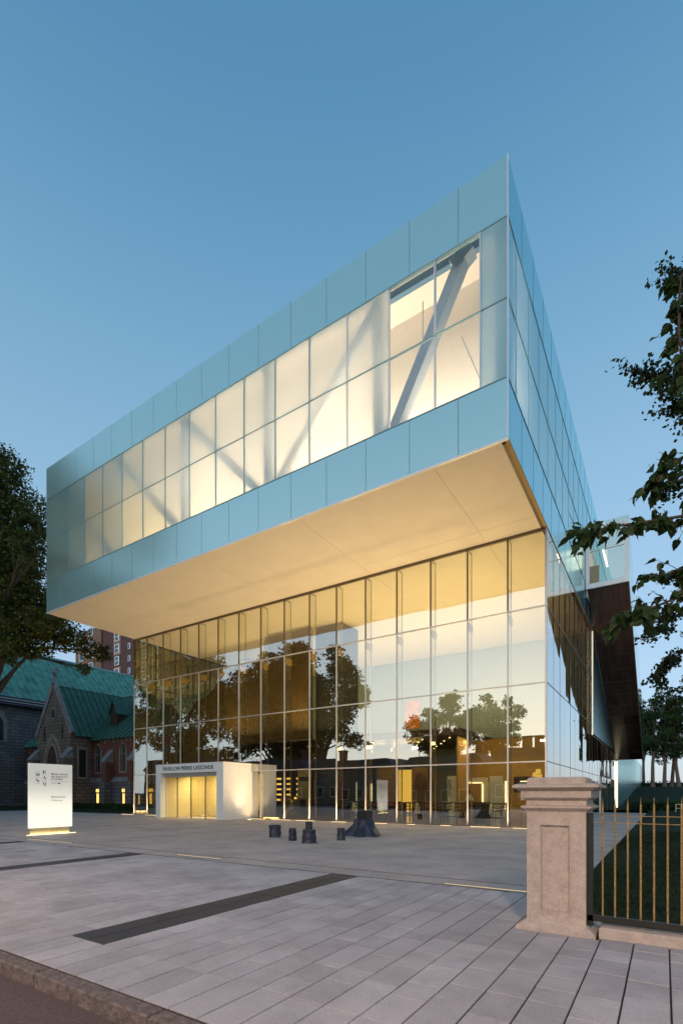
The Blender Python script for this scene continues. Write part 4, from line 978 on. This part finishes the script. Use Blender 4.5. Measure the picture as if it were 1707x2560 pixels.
# ---- ash trees with small leaflets
def sprays(limbs, n_tw, size, base, lm=leaf3_m):
    B = np.array(base); tw = MB(); pts = []
    for L, sp in limbs:
        V = [Vector(p) for p in L]; tw.tube([p-Vector(base) for p in V], [.05*(1-i/len(V))+.005 for i in range(len(V))], 5)
        for si in range(len(V)-1):
            a, b = V[si], V[si+1]
            for _ in range(n_tw):
                s = a.lerp(b, random.random()); d = (b-a).normalized()*.8+Vector((random.gauss(0, .6), random.gauss(0, .6), random.gauss(0, .45)))
                e = s+d.normalized()*sp*random.uniform(.4, 1.1); tw.tube([s-Vector(base), e-Vector(base)], [.006, .002], 4)
                for q in range(26):
                    pp = s.lerp(e, random.uniform(.2, 1.05)); pts.append((pp.x+random.gauss(0, .06), pp.y+random.gauss(0, .06), pp.z+random.gauss(0, .05)))
    return tw, leaf_mesh('foliage', np.array(pts)-B, size, lm)
def ash(base, lab, limbs, n_tw, size, hgt):
    o = empty('ash_tree', lab, 'tree', base)
    MB().tube([(0, 0, 0), (0, 0, .4), (0, 0, hgt*.6), (.2, 0, hgt)], [.35, .26, .2, .06], 10).build('trunk', bark_m, o)
    tw, me = sprays(limbs, n_tw, size, base); tw.build('branches', bark_m, o); link('foliage', me, None, o)
    cr = leaf_mesh('crown', crown_points(ball(base[0]+1.2, base[1]+.8, hgt, 2.6, 3, 14, .8, 1.4), 7000)-np.array(base), size*1.3, leaf3_m)
    c = link('crown', cr, None, o)
    return o
ash((5.2, 13.8, 0), 'ash tree with fine dark leaflets reaching in from the right above the linden', [
 ([(5.2, 13.8, 8.5), (2.5, 12.8, 9.6), (.7, 12.2, 9.5), (.1, 11.9, 9.75), (-.45, 11.6, 9.95)], .55),
 ([(5.2, 13.8, 8.0), (2.5, 13, 8.8), (.9, 12.2, 8.9), (.45, 12.0, 9.1), (.1, 11.8, 9.3)], .6),
 ([(5.2, 13.8, 7.0), (2.2, 12.8, 7.9), (.6, 12.1, 7.9), (-.05, 11.85, 7.6)], .42),
 ([(5.2, 13.8, 10), (2.5, 12.8, 11.5), (.6, 12.0, 11.6), (.25, 11.8, 11.7)], .55),
 ([(5.2, 13.8, 9), (2.5, 12.8, 10.3), (.8, 12.0, 10.5), (.35, 11.8, 10.6)], .5)], 13, .085, 11)
ash((6.5, 18, 0), 'lower ash tree whose drooping sprays hang beside the brown stair soffit', [
 ([(6.5, 18, 6.0), (3, 16.5, 6.2), (.8, 15.6, 5.4), (.1, 15.4, 4.95), (-.2, 15.3, 4.6)], .5),
 ([(6.5, 18, 6.0), (3, 16.5, 6.6), (.8, 15.6, 6.3), (.1, 15.4, 6.0), (-.35, 15.2, 5.6)], .45),
 ([(6.5, 18, 5.0), (3, 16.5, 5.2), (1.0, 15.6, 4.6), (.45, 15.4, 4.3)], .5),
 ([(6.5, 18, 6.0), (3, 16.5, 7.2), (1.0, 15.6, 7.2), (.4, 15.4, 7.0)], .5)], 12, .10, 9)
# ---- park trees on the hill
random.seed(9)
PT = [(-3.9, 131, 19.5, 'park tree on the hill partly hidden by the low glass wall', 4.2), (-1.9, 112, 20, 'leftmost visible slim park tree on the hill', 3.2), (0.0, 113, 18.5, 'pair of park trunks on the hill, the thicker middle one', 3.4),
      (1.2, 117, 18, 'thin leaning park tree on the hill', 2.8), (2.3, 114.5, 19, 'rightmost pale trunked park tree on the hill at the frame edge', 3.8)]
for x_, y_, h_, lab, rx in PT:
    zz = lawn_z(x_, y_)
    tree('park_tree', lab, 'tree', (x_, y_, zz-.1), (x_+random.uniform(-.6, .6), y_, zz+h_*.45), .34, ball(x_, y_, zz+h_*.62, rx, h_*.38, 22, .9, 1.7), 7500, .30, leaf4_m, barkf_m, group='trees standing on the park hill')
hd = empty('hedge', 'low dark hedge running along the top of the park hill', 'hedge', (4, 128, 2.5))
link('foliage', leaf_mesh('foliage', np.stack([rng.uniform(-40, 60, 16000), rng.normal(0, .8, 16000), rng.uniform(-.4, 2.1, 16000)*(.8+.2*np.sin(np.linspace(0, 60, 16000)))], 1), .34, leaf4_m), None, hd)
MB().box(-40, 60, -.5, .5, -.5, 1.5).build('hedge_core', pmat('hedge core', (.012, .02, .01), rough=.9), hd)
# planting strip by the ground storey
bh = empty('shrub_row', 'dark low shrubs at the foot of the teal ground storey wall', 'shrubs', (-.5, 58, 0))
link('foliage', leaf_mesh('foliage', np.stack([rng.uniform(-2.6, 6, 9000), rng.normal(0, 1.0, 9000), rng.uniform(0, .8, 9000)], 1), .16, leaf4_m), None, bh)
# hand rail on the lawn
gr_ = empty('lawn_railing', 'thin white railing crossing the lawn below the park hill', 'railing', (3, 52, 0))
MB().box(-2.2, 12, -.02, .02, .62, .66).box(-2.2, 12, -.02, .02, .28, .32).build('rail', alu_m, gr_)
for i in range(6): MB().box(-2.2+i*2.6, -2.15+i*2.6, -.02, .02, 0, .66).build('post', alu_m, gr_)

# ============================================================ CHURCH
ch = empty('stone_church', 'red brick and limestone church wing with green copper roofs and a gabled porch', 'church', (-60, 33.5, 0))
CO = Vector((60, -33.5, 0))
def CH(name, m, mb, parent=None, recalc=True):
    o = mb.build(name, m, parent or ch, recalc=recalc)
    if parent is None: o.location = CO
    return o
def roof_strips(name, m, e0, e1, r0, r1, n, parent=None):
    """panels from eave e0-e1 up to ridge r0-r1 with upstanding seams"""
    e0, e1, r0, r1 = map(Vector, (e0, e1, r0, r1)); nrm = (e1-e0).cross(r0-e0).normalized()
    if nrm.z < 0: nrm = -nrm
    for i in range(n):
        a, b = i/n, (i+1)/n
        p = [e0.lerp(e1, a), e0.lerp(e1, b), r0.lerp(r1, b), r0.lerp(r1, a)]
        mb = MB().add(p+[q-nrm*.12 for q in p], [(0, 1, 2, 3), (7, 6, 5, 4), (0, 4, 5, 1), (1, 5, 6, 2), (2, 6, 7, 3), (3, 7, 4, 0)])
        mb.bar(p[0]+nrm*.04, p[3]+nrm*.04, .09, .13, up=nrm)
        CH(name, m, mb, parent)
WY, EZ, RY, RZ = 33.5, 8.1, 40.0, 14.4
xa_, xb_ = -92, -34.2
# wing walls: limestone plinth, brick above
CH('plinth_wall', ashlar_m, MB().box(xa_, xb_, WY-.25, WY+6.5, -.1, 2.9))
CH('plinth_ledge', gstone_m, MB().prism([(WY-.35, 2.9), (WY-.35, 3.0), (WY, 3.45), (WY, 2.9)], 'x', xa_, xb_))
CH('brick_wall', brick_m, MB().box(xa_, xb_, WY, WY+6.5, 3.4, EZ-.1))
CH('cornice', gstone_m, MB().box(xa_, xb_, WY-.18, WY+.02, EZ-.42, EZ-.18))
for i in range(60): 
    x_ = xb_-.5-i*.8
    if -66 < x_ < -55: continue
    CH('corbel', bstone_m, MB().box(x_-.14, x_+.14, WY-.14, WY+.02, EZ-.68, EZ-.42))
roof_strips('roof_panel', copperd_m, (-55.0, WY-.5, EZ-.3), (xb_, WY-.5, EZ-.3), (-55.0, RY, RZ), (xb_, RY, RZ), 24)
roof_strips('roof_panel', copper_m, (xa_, WY-.5, EZ-.3), (-62.0, WY-.5, EZ-.3), (xa_, RY, RZ), (-62.0, RY, RZ), 34)
roof_strips('roof_panel', copperd_m, (-62.0, WY-.5, EZ-.3), (-55.0, WY-.5, EZ-.3), (-62.0, RY, RZ), (-55.0, RY, RZ), 8)
CH('ridge_cap', joint_m, MB().box(-92, xb_, RY-.15, RY+.15, RZ-.02, RZ+.12))
def lancet(x, z0, z1, w, y, depth=.10, lit=None):
    h = z1-z0; hw = w/2
    def arch(s, e): 
        return [(x-s, z0-e), (x+s, z0-e), (x+s, z1-s*1.3), (x+s*.72, z1-s*.45), (x, z1+e*1.2), (x-s*.72, z1-s*.45), (x-s, z1-s*1.3)]
    f = CH('window_surround', bstone_m, MB().prism(arch(hw+.28, .22), 'y', y-.12, y+.02))
    CH('window_pane', dark_m, MB().prism(arch(hw, 0), 'y', y-.17, y-.121), f)
    CH('window_mullion', bstone_m, MB().box(x-.04, x+.04, y-.21, y-.171, z0, z1-.25).box(x-hw, x+hw, y-.21, y-.171, z0+h*.62, z0+h*.62+.06), f)
def buttress(x, y, zt_, w=.8):
    CH('buttress', brick_m, MB().box(x-w/2, x+w/2, y-.9, y, 2.9, zt_-1.4)); CH('buttress_cap', gstone_m, MB().prism([(y-1.05, zt_-1.5), (y-1.05, zt_-1.35), (y, zt_), (y, zt_-1.5)], 'x', x-w/2-.08, x+w/2+.08))
    CH('buttress_foot', ashlar_m, MB().box(x-w/2-.1, x+w/2+.1, y-1.15, y-.26, -.1, 2.9))
for x_ in (-55.3, -50.5, -45.7, -40.9): lancet(x_, 4.1, 7.2, .8, WY)
for x_ in (-52.9, -48.1, -43.3, -38.5): buttress(x_, WY, 6.6)
for x_ in (-66.5, -71.3, -76.1, -80.9): lancet(x_, 4.1, 7.0, .8, WY)
for x_ in (-68.9, -73.7, -78.5): buttress(x_, WY, 6.6)
for x_ in (-54.9, -49.9, -45.2, -40.4, -75.2):
    f = CH('basement_window', dark_m, MB().box(x_-.62, x_+.62, WY-.32, WY-.22, .35, 2.2))
    CH('window_pane', lit_m, MB().box(x_-.42, x_+.5, WY-.36, WY-.325, 1.75, 2.12).box(x_-.30, x_+.12, WY-.36, WY-.325, .45, 1.6), f)
# gabled porch
PXa, PXb, PYf = -64.2, -56.8, 31.0
CH('porch_wall', ashlarb_m, MB().prism([(PXa, -.1), (PXb, -.1), (PXb, 8.8), (-60.4, 14.4), (PXa, 8.8)], 'y', PYf, WY+.1))
f = CH('window_surround', bstone_m, MB().box(PXb-.02, PXb+.06, 31.75, 32.95, 3.3, 6.9)); CH('window_pane', dark_m, MB().box(PXb+.061, PXb+.09, 31.95, 32.75, 3.5, 6.7), f)
def arch2(c, hw, z0, zs, za): return [(c-hw, z0), (c+hw, z0), (c+hw, zs), (c+hw*.85, zs+(za-zs)*.45), (c+hw*.45, zs+(za-zs)*.82), (c, za), (c-hw*.45, zs+(za-zs)*.82), (c-hw*.85, zs+(za-zs)*.45), (c-hw, zs)]
for k, (hw, za, yy, mm) in enumerate(((2.1, 8.6, .16, bstone_m), (1.75, 8.1, .20, ashlarb_m), (1.45, 7.7, .24, bstone_m), (1.15, 7.3, .27, dark_m))):
    CH('door_arch' if k < 3 else 'porch_door', mm if k < 3 else pmat('dark red door', (.07, .022, .018), rough=.5), MB().prism(arch2(-60.4, hw, 0, 4.9, za), 'y', PYf-yy, PYf-yy+.16 if k else PYf+.02))
CH('rose_window', bstone_m, MB().prism([(-60.4+.55*math.cos(a/12*6.283), 11.0+.75*math.sin(a/12*6.283)) for a in range(12)], 'y', PYf-.08, PYf+.02))
CH('rose_glass', dark_m, MB().prism([(-60.4+.38*math.cos(a/12*6.283), 11.0+.55*math.sin(a/12*6.283)) for a in range(12)], 'y', PYf-.12, PYf-.081))
for x_ in (-62.5, -58.5): CH('slit_window', dark_m, MB().box(x_-.14, x_+.14, PYf-.04, PYf-.005, 7.9, 9.6).box(x_-.26, x_+.26, PYf-.045, PYf-.006, 8.6, 8.9))
for s_ in (-1, 1):
    xe = PXb if s_ > 0 else PXa
    CH('gable_coping', gstone_m, MB().bar((xe+.25*s_, PYf+.05, 8.5), (-60.4, PYf+.05, 14.75), .55, .30, up=(0, 1, 0)))
    roof_strips('porch_roof_panel', copperd_m, (xe+.5*s_, PYf+.3, 8.2), (xe+.5*s_, 40, 8.2), (-60.4, PYf+.3, 14.45), (-60.4, 40, 14.45), 12)
    CH('porch_buttress', ashlarb_m, MB().box(xe-.5, xe+.5, PYf-.9, PYf-.0, -.1, 5.6)); CH('buttress_cap', gstone_m, MB().prism([(PYf-1.0, 5.6), (PYf-1.0, 5.7), (PYf, 6.9), (PYf, 5.6)], 'x', xe-.55, xe+.55))
CH('finial', gstone_m, MB().cyl((-60.4, PYf+.1), .28, 14.6, 15.4, 8, r2=.16).cyl((-60.4, PYf+.1), .14, 15.4, 15.9, 8, r2=.36).cyl((-60.4, PYf+.1), .36, 15.9, 16.2, 8, r2=.2).cyl((-60.4, PYf+.1), .2, 16.2, 16.7, 8, r2=.03))
def dormer(x, y, z, w, h, run, m=copperd_m):
    CH('dormer_front', pmat('dark dormer brick', (.05, .02, .018)) if 'dark dormer brick' not in MATS else MATS['dark dormer brick'], MB().prism([(x-w/2, z), (x+w/2, z), (x+w/2, z+h*.55), (x, z+h), (x-w/2, z+h*.55)], 'y', y, y+run))
    for s_ in (-1, 1):
        e = (x+s_*(w/2+.15), z+h*.5)
        CH('dormer_roof', m, MB().prism([e, (x, z+h+.1), (x, z+h+.25), (e[0]+.02*s_, e[1]+.16)], 'y', y-.2, y+run))
for x_ in (-54.6, -49.4, -44.2): dormer(x_, 34.9, 9.3, 1.3, 3.2, 4.2)
for x_ in (-79.2, -74.2): dormer(x_, 35.2, 9.3, 1.5, 3.2, 4.2, copper_m)
# nave behind
roof_strips('nave_roof_panel', copper_m, (-71.5, 20, 14.3), (-71.5, 92, 14.3), (-79.5, 20, 22.5), (-79.5, 92, 22.5), 78)
CH('nave_wall', ashlar_m, MB().box(-87, -72.3, 20, 92, -.1, 14.0)); CH('nave_gutter', slate_m, MB().box(-72.4, -71.3, 20, 92, 13.2, 14.25))
CH('nave_ridge', joint_m, MB().box(-79.7, -79.3, 20, 92, 22.4, 22.65)); 
CH('gutter_pipe', alu_m, MB().box(-71.3, -71.2, 24, 46, 13.9, 13.98).box(-71.3, -71.2, 24, 46, 13.55, 13.62))
CH('nave_roof_back', copperd_m, MB().prism([(-79.4, 22.4), (-87.6, 14.2), (-79.4, 14.2)], 'y', 20, 92))
for y_ in (30, 36): 
    f = CH('nave_window_surround', gstone_m, MB().prism([(y_-1.1, 8.3), (y_+1.1, 8.3), (y_+1.1, 11.2), (y_+.7, 12.2), (y_, 12.7), (y_-.7, 12.2), (y_-1.1, 11.2)], 'x', -72.35, -72.15)); 
    CH('window_pane', dark_m, MB().prism([(y_-.6, 8.5), (y_+.6, 8.5), (y_+.6, 11.0), (y_, 12.0), (y_-.6, 11.0)], 'x', -72.14, -72.08), f)
CH('roof_vent', dark_m, MB().prism([(-77-.4, 20), (-77+.4, 20), (-77, 20.9)], 'y', 78, 78.6))
hb = empty('low_hedge', 'dark clipped hedge at the foot of the church wall', 'hedge', (-48, 30.5, 0))
link('foliage', leaf_mesh('foliage', np.stack([rng.uniform(-12, 13, 16000), rng.normal(0, .5, 16000), rng.uniform(0, .55, 16000)], 1), .14, leaf4_m), None, hb)

# ============================================================ BRICK TOWER BLOCK
tb = empty('apartment_tower', 'tall purple brown brick apartment block behind the church roof', 'building', (-110, 75, 0))
TO = Vector((110, -75, 0))
def TB(name, m, mb, parent=None):
    o = mb.build(name, m, parent or tb, recalc=True)
    if parent is None: o.location = TO
    return o
TB('wall', brickp_m, MB().box(-122, -90, 75, 95, 0, 47)); TB('bay_wall', brickmat('tan brick', (.26, .15, .10), (.21, .12, .08), (.18, .12, .1)), MB().box(-134, -122.05, 74.5, 95, 0, 45))
TB('cornice', gstone_m, MB().box(-122.2, -89.8, 74.8, 95, 47, 47.6))
for fl in range(9):
    z = 16.4+fl*3.05+2.4
    for x_ in (-115.7, -104.7, -100.5):
        su = TB('window_surround', pmat('pink stone', (.30, .17, .14)) if 'pink stone' not in MATS else MATS['pink stone'], MB().box(x_-1.5, x_+1.5, 74.86, 75.02, z-.5, z+2.6)) if fl % 3 != 2 else None
        w_ = TB('window', trim_m, MB().box(x_-.95, x_+.95, 74.78, 74.9, z, z+2.25)); TB('pane', pmat('blue pane', (.05, .10, .16), rough=.05) if 'blue pane' not in MATS else MATS['blue pane'], MB().box(x_-.75, x_+.6, 74.74, 74.79, z+.15, z+1.05).box(x_-.75, x_+.6, 74.74, 74.79, z+1.2, z+2.1), w_)
    for x_ in (-110.7,):
        w_ = TB('window', trim_m, MB().box(x_-.45, x_+.45, 74.8, 75.02, z+.3, z+1.7)); TB('pane', MATS['blue pane'], MB().box(x_-.32, x_+.22, 74.76, 74.81, z+.42, z+1.58), w_)
    for x_ in (-131, -126.5):
        w_ = TB('window', trim_m, MB().box(x_-1, x_+1, 74.3, 74.52, z, z+2.1)); TB('pane', MATS['blue pane'], MB().box(x_-.8, x_-.05, 74.26, 74.31, z+.15, z+1.95).box(x_+.05, x_+.8, 74.26, 74.31, z+.15, z+1.95), w_)

# ============================================================ RESTAURANT FURNITURE
tm = pmat('dark table wood', (.025, .018, .014), rough=.35)
linen = pmat('white linen', (.6, .58, .55), rough=.9)
redm = pmat('red upholstery', (.45, .04, .02), rough=.7)
def make_table(L):
    t = empty('bar_table', '', 'table')
    MB().box(-L/2, L/2, -.35, .35, .98, 1.03).build('tabletop', tm, t)
    for sx_ in (-1, 1):
        for sy_ in (-1, 1): MB().box(sx_*(L/2-.08)-.03, sx_*(L/2-.08)+.03, sy_*.28-.03, sy_*.28+.03, 0, .98).build('leg', tm, t)
    MB().box(-L/2+.1, L/2-.1, -.02, .02, .25, .29).build('stretcher', tm, t)
    return t
def make_chair():
    c = empty('bar_chair', '', 'chair')
    MB().bev(-.2, .2, -.2, .2, .62, .67, .01).build('seat', tm, c)
    bk = MB().box(-.2, .2, .17, .2, 1.0, 1.06).box(-.2, .2, .17, .2, .78, .82)
    bk.bar((-.19, .185, .82), (.19, .185, 1.0), .02).bar((.19, .185, .82), (-.19, .185, 1.0), .02).build('backrest', tm, c)
    for sx_ in (-1, 1):
        MB().bar((sx_*.18, -.18, .64), (sx_*.22, -.22, 0), .03).build('leg', tm, c)
        MB().bar((sx_*.19, .185, 1.04), (sx_*.21, .23, 0), .03).build('leg', tm, c)
    MB().box(-.2, .2, -.2, -.18, .25, .27).box(-.2, .2, .2, .22, .25, .27).build('footrest', tm, c)
    return c
tbl = [(-16.6, 27.6, 'high dark dining table behind the rooted stump'), (-14.4, 27.2, 'high dark dining table in front of the orange wall panel'), (-12.0, 27.0, 'high dark dining table in front of the ringed mural'),
       (-9.7, 26.6, 'high dark dining table left of the tall menu wall'), (-7.6, 26.4, 'high dark dining table by the plain white wall')]
T0 = make_table(1.7); C0 = make_chair(); first = True
nth = ['first', 'second', 'third', 'fourth']
for i, (x_, y_, lab) in enumerate(tbl):
    t = T0 if i == 0 else dup_tree(T0); t.location = (x_, y_, 0); tag(t, lab, 'table', 'high dining tables behind the lobby glass')
    for k, (dx_, dy_, rz) in enumerate(((-.5, -.62, 180), (.45, -.62, 180), (-.45, .62, 0), (.5, .62, 0))):
        c = C0 if first else dup_tree(C0); first = False
        c.location = (x_+dx_, y_+dy_, 0); c.rotation_euler = (0, 0, R(rz+random.uniform(-12, 12)))
        tag(c, 'bar chair, '+('near left', 'near right', 'far left', 'far right')[k]+' corner, '+lab.replace('high dark dining table', 'table').replace(' the', '').replace('in front of', 'before'), 'chair', 'dark chairs at the dining tables')
    nb = MB(); nb.prism([(-.16, .45), (.1, .40), (.16, .62), (.05, 1.0), (-.1, 1.0)], 'y', -.012, .012)
    n_ = nb.build('napkin', linen, None, recalc=True); n_.location = (x_+.2, y_-.80, .02); tag(n_, 'white napkin hanging at the '+lab.replace('high dark dining table', 'table'), 'napkin', 'hanging white napkins')
    gm = MB()
    for q in range(5): gm.cyl((-.6+.3*q, .05*(-1)**q), .035, 1.03, 1.17, 8, r2=.045)
    gg = gm.build('glassware', win_m, None); gg.location = (x_, y_, 0.002); tag(gg, 'row of drinking glasses on the '+lab.replace('high dark dining table', 'table'), 'glasses', 'glassware on the dining tables')
dk = empty('folding_chair', 'dark folding chair alone by the glass corner', 'chair', (-5.6, 25.0, 0), R(200))
MB().box(-.2, .2, -.2, .2, .44, .47).build('seat', tm, dk); MB().box(-.2, .2, .2, .22, .72, .86).build('backrest', tm, dk)
for s_ in (-1, 1): MB().bar((s_*.2, -.25, 0), (s_*.2, .22, .86), .025).build('leg', tm, dk); MB().bar((s_*.19, .25, 0), (s_*.19, -.18, .46), .025).build('leg', tm, dk)
sf = empty('red_bench', 'low bench with red cushions in front of the tan wall panels', 'bench', (-16.6, 31.5, 0))
MB().box(-1.4, 1.4, -.25, .25, .7, .95).build('cushion', redm, sf); MB().box(-1.4, 1.4, -.25, .25, 0, .7).build('bench_frame', tm, sf)
cb = empty('ticket_desk', 'dark boxy desk behind the glass right of the entrance portal', 'desk', (-20.3, 25.6, 0)); MB().box(-.8, .8, -.3, .3, 0, 1.15).build('desk_body', dark_m, cb); MB().box(-.85, .85, -.35, .35, 1.15, 1.19).build('desk_top', tm, cb)
rb = empty('notice_panel', 'pale tall notice panel behind the first bay right of the portal', 'panel', (-20.6, 27.2, 0)); MB().box(-.55, .55, -.05, .05, 0, 3.3).build('panel_board', pmat('olive board', (.22, .20, .12)), rb); MB().box(-.4, .4, -.06, -.051, 2.4, 2.7).build('panel_label', dark_m, rb)

# ============================================================ PEOPLE
def person(label, base, rz, joints, edges, radii, paint, head, hairc):
    """joints: name->(x,y,z); skin modifier body; paint: f(co)->material index"""
    names_ = list(joints); idx = {k: i for i, k in enumerate(names_)}
    me = bpy.data.meshes.new('body'); me.from_pydata([joints[k] for k in names_], [(idx[a], idx[b]) for a, b in edges], [])
    o = bpy.data.objects.new('tmp', me); COL.objects.link(o)
    md = o.modifiers.new('s', 'SKIN'); sb = o.modifiers.new('u', 'SUBSURF'); sb.levels = 1; sb.render_levels = 1
    for i, k in enumerate(names_): me.skin_vertices[0].data[i].radius = (radii[k], radii[k]*.85)
    me.skin_vertices[0].data[idx['pelvis']].use_root = True
    bpy.context.view_layer.update()
    nm = bpy.data.meshes.new_from_object(o.evaluated_get(bpy.context.evaluated_depsgraph_get())); bpy.data.objects.remove(o)
    nm.materials.clear()
    for m_ in paint[0]: nm.materials.append(m_)
    for p in nm.polygons: p.material_index = paint[1](p.center); p.use_smooth = True
    e = empty('person', label, 'person', base, rz)
    b = link('body', nm, None, e)
    hx, hy, hz = head
    hb_ = MB()
    hb_.tube([(hx, hy+.01, hz-.04), (hx, hy+.015, hz+.02), (hx, hy+.02, hz+.08), (hx, hy+.02, hz+.125)], [.085, .105, .10, .04], 10)
    hb_.build('hair', pmat('hair '+hairc[0], hairc[1], rough=.6), e, smooth=True)
    return e
skin = pmat('skin', (.42, .24, .16), rough=.6); shirtw = pmat('white shirt', (.6, .6, .6)); dkc = pmat('dark clothes', (.018, .02, .024)); khaki = pmat('khaki trousers', (.3, .25, .18)); dkt = pmat('dark teal jumper', (.02, .04, .045))
def standing(arm_f=.25):
    J = dict(pelvis=(0, 0, .95), chest=(0, .01, 1.25), neck=(0, 0, 1.46), head=(0, -.02, 1.58), crown=(0, -.01, 1.68))
    Rr = dict(pelvis=.15, chest=.165, neck=.055, head=.095, crown=.075); E_ = [('pelvis', 'chest'), ('chest', 'neck'), ('neck', 'head'), ('head', 'crown')]
    for s_, q in ((-1, 'l'), (1, 'r')):
        J['sh'+q] = (s_*.19, 0, 1.38); J['el'+q] = (s_*.24, -.02, 1.10); J['wr'+q] = (s_*.22, -arm_f, .98); J['ha'+q] = (s_*.21, -arm_f-.08, .97)
        J['hp'+q] = (s_*.09, 0, .88); J['kn'+q] = (s_*.11, -.06*s_, .48); J['an'+q] = (s_*.11, .08*s_, .08); J['to'+q] = (s_*.11, .08*s_-.16, .035)
        Rr.update({'sh'+q: .065, 'el'+q: .045, 'wr'+q: .03, 'ha'+q: .035, 'hp'+q: .095, 'kn'+q: .06, 'an'+q: .042, 'to'+q: .035})
        E_ += [('chest', 'sh'+q), ('sh'+q, 'el'+q), ('el'+q, 'wr'+q), ('wr'+q, 'ha'+q), ('pelvis', 'hp'+q), ('hp'+q, 'kn'+q), ('kn'+q, 'an'+q), ('an'+q, 'to'+q)]
    return J, E_, Rr
J, E_, Rr = standing()
person('walker in a white shirt and khaki trousers half hidden behind the gate pillar', (-4.35+.9, 29.5, 0), R(60), J, E_, Rr, ([skin, shirtw, khaki, blk_m], lambda c: 3 if c.z < .09 else (2 if c.z < .95 else (0 if (c.z > 1.45 or c.y < -.17) else 1))), (0, 0, 1.62), ('brown', (.05, .03, .02)))
J, E_, Rr = standing(.3)
person('bartender in a pale shirt standing at the lit kiosk counter', (-10.6, 31.6, 0), R(10), J, E_, Rr, ([skin, shirtw, dkc, blk_m], lambda c: 3 if c.z < .09 else (2 if c.z < 1.1 else (0 if (c.z > 1.45 or c.y < -.2) else 1))), (0, 0, 1.62), ('black', (.01, .01, .01)))
Js = dict(pelvis=(0, .05, .48), chest=(0, -.02, .80), neck=(0, -.08, 1.0), head=(0, -.13, 1.12), crown=(0, -.14, 1.22)); Rs = dict(pelvis=.17, chest=.19, neck=.06, head=.095, crown=.075)
Es = [('pelvis', 'chest'), ('chest', 'neck'), ('neck', 'head'), ('head', 'crown')]
for s_, q in ((-1, 'l'), (1, 'r')):
    Js['sh'+q] = (s_*.2, -.04, .93); Js['el'+q] = (s_*.30, -.18, .70); Js['wr'+q] = (s_*.16, -.36, .62); Js['ha'+q] = (s_*.12, -.42, .60)
    Js['hp'+q] = (s_*.1, .0, .46); Js['kn'+q] = (s_*.14, -.42, .50); Js['an'+q] = (s_*.14, -.42, .09); Js['to'+q] = (s_*.14, -.56, .04)
    Rs.update({'sh'+q: .075, 'el'+q: .055, 'wr'+q: .035, 'ha'+q: .04, 'hp'+q: .11, 'kn'+q: .075, 'an'+q: .05, 'to'+q: .04})
    Es += [('chest', 'sh'+q), ('sh'+q, 'el'+q), ('el'+q, 'wr'+q), ('wr'+q, 'ha'+q), ('pelvis', 'hp'+q), ('hp'+q, 'kn'+q), ('kn'+q, 'an'+q), ('an'+q, 'to'+q)]
person('person in dark clothes sitting hunched just inside the glass', (-18.95, 23.9, 0), R(-25), Js, Es, Rs, ([skin, dkc, dkt], lambda c: 0 if (c.z > 1.02 or (c.y < -.36 and .5 < c.z < .68 and abs(c.x) < .2)) else (2 if c.z < .55 else 1)), (0, -.12, 1.15), ('dark brown', (.03, .02, .015)))
st = empty('low_stool', 'low dark stool under the person sitting by the glass', 'stool', (-18.95, 23.95, 0), R(-25))
MB().box(-.2, .2, -.15, .25, .28, .33).build('seat', tm, st)
for a_ in (-1, 1):
    for b_ in (-1, 1): MB().box(a_*.16-.02, a_*.16+.02, .05+b_*.16-.02, .05+b_*.16+.02, 0, .28).build('leg', tm, st)
print('objects', len(bpy.data.objects))
